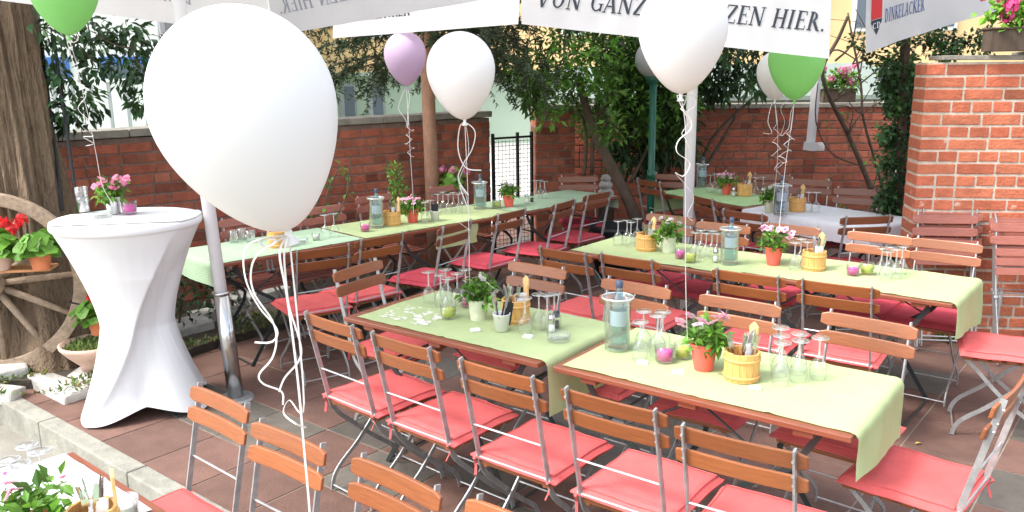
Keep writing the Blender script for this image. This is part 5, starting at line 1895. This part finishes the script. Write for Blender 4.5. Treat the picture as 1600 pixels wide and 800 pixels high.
def parasol(label, pole_xy, corners, Hs, apex_z, pole_r, sleeve=None, skip=(), pole=True, lean=(0, 0), sags=None):
    """corners: lower valance corners (x,y,z) in order; Hs valance height"""
    c = Vector((pole_xy[0], pole_xy[1], 0))
    t = T('parasol', label, 'parasol', c, 0, 'big white parasols')
    n = len(corners)
    maps = []
    b = MB()
    for k in range(n):
        A_, B_ = Vector(corners[k]) - c, Vector(corners[(k + 1) % n]) - c
        mid = (A_ + B_) / 2
        dd = (B_ - A_); out = Vector((dd.y, -dd.x, 0))
        ctr = sum((Vector(q) for q in corners), Vector()) / n - c
        if out.dot(mid - ctr) < 0: out = -out
        f, L_ = panel_map(A_, B_, Hs, out, (sags or {}).get(k, .015), seed=k * 3 + pole_xy[0])
        maps.append((f, L_, out))
        b.grid(lambda u, v, f=f, L_=L_: f(u * L_, v * Hs if k not in skip else Hs * (.93 + .07 * v)), 40, 10)
    b.build('valance', M['canopy'], t, smooth=True)
    ctr = sum((Vector(q) for q in corners), Vector()) / n - c
    ap = Vector((lean[0], lean[1], apex_z))
    b = MB()
    for k in range(n):
        f, L_, out = maps[k]
        def cf(u, v, f=f, L_=L_):
            e = f(u * L_, Hs)
            p = e.lerp(ap, v)
            p.z += -.10 * math.sin(PI * v) * .5 * (1 - abs(2 * u - 1) ** 2)
            return p
        b.grid(cf, 16, 14)
    b.build('canopy', M['canopy'], t, smooth=True)
    for k in range(n):
        e = Vector(corners[k]) - c + Vector((0, 0, Hs - .02))
        bb = MB(); bb.tube([ap - Vector((0, 0, .06)), e], 1, sq=(.02, .03)); bb.build('rib', M['white_pole'], t)
    if pole:
        b = MB(); b.tube([(lean[0] * -.0, 0, .02), (lean[0], lean[1], apex_z)], pole_r, 18); b.build('pole', M['white_pole'], t, smooth=True)
    if sleeve:
        zs, rs = sleeve
        u = zs / apex_z
        b = MB(); b.tube([(0, 0, .0), (lean[0] * u, lean[1] * u, zs)], rs, 22); b.tube([(lean[0] * u, lean[1] * u, zs - .012), (lean[0] * u, lean[1] * u, zs + .004)], rs + .003, 22); b.build('sleeve', M['chrome'], t, smooth=True)
        b = MB(); b.lathe([(.0, .012), (.10, .012), (.11, .0)], 24); b.build('base_plate', M['steel'], t)
    return t, maps


def octagon(px_corners, center, Rr, zdef, phase_from):
    out = []
    for k in range(8):
        a = phase_from + k * PI / 4
        out.append(Vector((center[0] + Rr * math.cos(a), center[1] + Rr * math.sin(a), zdef)))
    return out


# parasol with the large wording
a_r = aty(815, 38, 5.2); b_r = aty(1293, 92, 5.15); l_r = aty(525, 60, 6.5)
ctrR = aty(1078, 250, 6.5); ctrR.z = 0
cor = [a_r, b_r, Vector((3.15, 6.35, 2.34)), Vector((3.2, 8.0, 2.34)), Vector((2.0, 9.2, 2.34)), Vector((.4, 9.2, 2.34)), Vector((-1.1, 8.0, 2.34)), l_r]
VH = .46
tR, mapsR = parasol('big white parasol with bold dark wording along its edge', (ctrR.x, ctrR.y), cor, VH, 3.3, .040, sags={0: .0, 7: .0}, skip=(1, 2, 3, 4, 5, 6))
f0_, L0, _ = mapsR[0]
lettering('lettering', 'VON GANZEM HERZEN HIER.', lambda s, t, e: f0_(s, t + .045 * s / L0, .004 + e), tR, M['ink'], .085, L0 - .03, .108, .108, .28)
f7, L7, _ = mapsR[7]
lettering('lettering', 'DINKELACKER', lambda s, t, e: f7(s, t, .004 + e), tR, M['ink'], .20, .90, .112, .10, 0)
bb = MB()
def crest(fm, s0, t0, w, h, par, mred, mdk):
    b = MB()
    def q(pts, e=.004): b.add([fm(s0 + x * w, t0 + y * h, e) for x, y in pts], [tuple(range(len(pts)))], q.mi)
    q.mi = 0
    for k in range(6):
        y0, y1 = .30 + k * .14, .30 + (k + 1) * .14
        q([(0, y0), (1, y0), (1, y1), (0, y1)])
    q.mi = 1
    q([(0, .02 + .22), (1, .02 + .22), (1, .29), (0, .29)]); q([(0, .24), (.5, 0), (1, .24)])
    return b.build('crest', [mred, mdk], par), b
cr_, _ = crest(lambda s, t, e: f7(s, t, e), .03, .09, .11, .30, tR, M['ink_red'], M['ink'])
lettering('crest_lettering', 'CD', lambda s, t, e: f7(s, t, .006 + e), tR, M['white_cloth'], .04, .13, .135, .035, 0)

# parasol over the left with print showing through
C0 = aty(423, 56, 6.0)
dR_, dL_ = Vector((.72, -.69, 0)), Vector((-.69, -.72, 0))
C1 = C0 + dR_ * 2.5; C1.z = 2.295
C3 = C0 + dL_ * 2.5; C3.z = 2.40
C2 = C0 + (dR_ + dL_) * 2.5; C2.z = 2.5
pb = atz(369, 622, 0); pt = aty(279, 0, pb.y); k_ = 3.2 / pt.z
tL, mapsL = parasol('big white parasol on the chrome sleeved pole by the cocktail table', (pb.x, pb.y), [C0, C1, C2, C3], .34, 3.2, .036, sleeve=(.66, .046), lean=((pt.x - pb.x) * k_, 0), sags={0: .0, 3: .0}, skip=(1, 2))
f0L, L0L, outL = mapsL[0]
lettering('lettering', 'VON GANZEM HERZEN HIER.', lambda s, t, e: f0L(s, t, -.006 - e), tL, M['ink_faint'], .12, L0L - .15, .13, .10, .28, mirror=True)
f7L, L7L, _ = mapsL[3]
lettering('lettering', 'DINKELACKER', lambda s, t, e: f7L(s, t, -.006 - e), tL, M['ink_faint'], L7L - 1.15, L7L - .55, .13, .10, 0, mirror=True)

# parasol beyond the orange wall with crest and wording
a_s = aty(1347, 84, 5.9); b_s = aty(1612, 6, 6.9)
d_ = (b_s - a_s); d_.z = 0; d_.normalize()
out_ = Vector((-d_.y, d_.x, 0))
cor = [a_s, b_s, b_s + out_ * 1.9, a_s + out_ * 1.9]
tS, mapsS = parasol('white parasol behind the orange wall with red crest on its edge', (4.35, 6.9), cor, .46, 3.1, .034, sags={0: .03}, skip=(1, 2, 3))
fS, LS, _ = mapsS[0]
crest(lambda s, t, e: fS(s, t, e), .05, .10, .11, .36, tS, M['ink_red'], M['ink'])
lettering('crest_lettering', 'CD', lambda s, t, e: fS(s, t, .006 + e), tS, M['white_cloth'], .06, .15, .145, .04, 0)
lettering('lettering', 'DINKELACKER', lambda s, t, e: fS(s, t, .005 + e), tS, M['ink_blue'], .19, .62, .165, .092, .1)
lettering('lettering', 'FAMILIENBRAUEREI'.replace('IEN', 'IEN-'), lambda s, t, e: fS(s, t, .005 + e), tS, M['ink_blue'], .26, .56, .31, .032, .1)
crest(lambda s, t, e: fS(s, t, e), 1.55, .20, .10, .25, tS, M['ink_blue'], M['ink_blue'])


# ------------------------------------------------------------------ balloons
def balloon(label, c, r, m, tilt=(0, 0), ribbons=(), stretch=1.28):
    t = T('balloon', label, 'balloon', c, 0, 'balloons on ribbons')
    b = MB()
    prof = []
    N_ = 34
    for i in range(N_ + 1):
        a = PI * i / N_
        z = math.cos(a)
        rr = math.sin(a)
        if z < 0:
            rr *= 1 - .27 * (-z) ** 1.7
            z *= 1.46
        else:
            z *= 1.07
        prof.append((max(rr * r, .0), z * r))
    rot = Euler((tilt[0], tilt[1], 0)).to_matrix()
    prof = prof[::-1]
    prof[0] = (.006, -1.465 * r)
    b.lathe(prof, 48, rot=rot)
    b.build('envelope', M[m], t, smooth=True)
    b = MB()
    z0 = -1.45 * r
    b.lathe([(.004, z0 + .002), (.007, z0 - .006), (.005, z0 - .012), (.014, z0 - .026), (.013, z0 - .027), (.003, z0 - .014)], 12, rot=rot)
    b.build('knot', M[m], t, smooth=True)
    k0 = rot @ Vector((0, 0, z0 - .010))
    for (pts, w) in ribbons:
        b = MB()
        pp = [k0] + [Vector(q) - Vector(c) for q in pts]
        sm = smooth_path(pp, 6)
        b.tube(sm, 1, sq=(w * .72, .0009), up=(1, .15, 0))
        b.build('ribbon', M['ribbon'], t, smooth=False)
    return t


def curl(p0, p1, n, r, turns, r_end=None, ph=0):
    p0, p1 = Vector(p0), Vector(p1)
    out = []
    for i in range(n + 1):
        u = i / n
        a = ph + u * turns * 2 * PI
        q = p0.lerp(p1, u)
        rr = r * (.5 + .5 * math.sin(u * 7 + ph) ** 2) * min(1, u * 4 + .1)
        out.append(q + Vector((math.cos(a) * rr, math.sin(a) * rr * .8, .3 * rr * math.sin(2 * a))))
    return out


def px_path(pts, Y, dy=0.0):
    return [aty(x, y, Y + dy * i / max(1, len(pts) - 1)) for i, (x, y) in enumerate(pts)]


Yb = 1.35
balloon('huge white balloon filling the view beside the white parasol pole', aty(381, 164, Yb), .144, 'balloon_white', tilt=(rad(4), rad(-14)),
        ribbons=[(px_path([(437, 395), (448, 460), (459, 540), (468, 620), (475, 700), (483, 790), (490, 900)], Yb), .0052),
                 (px_path([(405, 395), (392, 425), (398, 460), (425, 500), (432, 530), (425, 560), (405, 585), (412, 600), (440, 612), (442, 632)], Yb), .0045),
                 (px_path([(447, 380), (444, 400), (447, 440), (452, 480), (470, 540), (466, 565), (445, 590), (436, 612)], Yb, .02), .0045),
                 (px_path([(395, 378), (381, 400), (385, 440), (405, 480), (433, 515), (425, 534), (398, 535)], Yb, -.02), .0048),
                 (px_path([(422, 372), (432, 377), (415, 386), (406, 376), (424, 370)], Yb), .007),
                 ([aty(475, 630, Yb), aty(452, 625, Yb + .03), aty(443, 645, Yb), aty(462, 662, Yb - .03), aty(478, 668, Yb)], .004)])
balloon('green balloon at the top corner tied to the cocktail table pot', aty(98, -24, 4.3), .163, 'balloon_green',
        ribbons=[(px_path([(112, 75), (120, 100), (128, 140), (140, 190), (150, 240), (160, 290), (176, 318)], 4.3, .35), .004),
                 (px_path([(104, 60), (112, 90), (126, 135), (134, 150), (122, 170), (140, 190), (128, 197), (146, 212), (130, 214), (146, 224), (134, 228)], 4.3, .2), .006),
                 (px_path([(118, 52), (122, 62), (112, 66), (103, 58), (108, 50)], 4.3), .006)])
balloon('lilac balloon in front of the spruce trunk', aty(633, 85, 6.0), .146, 'balloon_purple',
        ribbons=[(px_path([(638, 180), (641, 240), (645, 300), (646, 335)], 6.0, -.1), .004),
                 (px_path([(628, 150), (623, 170), (633, 186), (637, 198)], 6.0), .006),
                 (curl(aty(638, 190, 6.0), aty(641, 245, 5.98), 22, .035, 4), .006), (px_path([(640, 150), (637, 175), (637, 200)], 6.0), .006)])
balloon('white balloon hanging before the wall end and spruce boughs', aty(720, 108, 3.8), .151, 'balloon_white', tilt=(0, rad(-3)),
        ribbons=[(px_path([(728, 230), (731, 300), (733, 380), (734, 440), (744, 480)], 3.8, .15), .004),
                 (px_path([(718, 200), (716, 235), (728, 262), (752, 266)], 3.8), .006), (px_path([(742, 205), (738, 232), (724, 256), (716, 280), (732, 305), (718, 290), (733, 330)], 3.8), .006),
                 (px_path([(728, 195), (732, 240), (717, 285), (728, 305), (732, 340), (716, 345), (735, 360)], 3.8), .005)])
balloon('large white balloon before the wording of the parasol', aty(1067, 44, 3.0), .152, 'balloon_white',
        ribbons=[(px_path([(1071, 200), (1071, 300), (1071, 400), (1072, 470), (1074, 530)], 3.0, .1), .004),
                 (curl(aty(1071, 150, 3.0), aty(1072, 230, 3.0), 20, .016, 2), .005),
                 (px_path([(1058, 150), (1066, 168), (1075, 180), (1080, 200), (1060, 220), (1058, 238), (1078, 255), (1068, 275), (1055, 270), (1072, 290), (1084, 310), (1074, 335), (1082, 345)], 3.0), .006),
                 (px_path([(1082, 150), (1086, 165), (1074, 175), (1082, 190)], 3.0), .006)])
balloon('green balloon under the parasol corner near the downpipe', aty(1245, 92, 5.7), .182, 'balloon_green',
        ribbons=[(px_path([(1237, 190), (1226, 270), (1218, 350), (1213, 395)], 5.7, -.7), .004),
                 (px_path([(1245, 155), (1236, 175), (1232, 200), (1220, 212), (1226, 190), (1220, 170), (1232, 155)], 5.7), .006),
                 (curl(aty(1236, 200, 5.7), aty(1222, 262, 5.65), 22, .045, 3.5), .006)])
balloon('pale white balloon tucked behind the green one', aty(1213, 112, 6.3), .140, 'balloon_white',
        ribbons=[(px_path([(1215, 200), (1214, 260), (1208, 318)], 6.3, .05), .004), (px_path([(1205, 165), (1200, 190), (1206, 208), (1192, 208)], 6.3), .007),
                 (curl(aty(1213, 190, 6.3), aty(1216, 275, 6.3), 24, .05, 4), .007)])
# small fallen leaves on the tiles
for k, (x, y) in enumerate([(1429, 695), (1010, 690), (560, 505), (320, 470)]):
    p = atz(x, y, .003)
    b = MB(); leaf(b, Vector((0, 0, .004)), Vector((1, .3, .05)), .05, .022, (1.6, 1.2, .4))
    tag(b.build('fallen_leaf', mat('yellow_leaf', (.60, .45, .10), .7), loc=(p.x, p.y, .006), rot=(0, 0, k * 1.3)),
        ['yellow fallen leaf by the draped end chair', 'yellow fallen leaf under the front chairs', 'fallen leaf near the far end of the front table', 'fallen leaf behind the white pole'][k], 'leaf', 'fallen leaves')
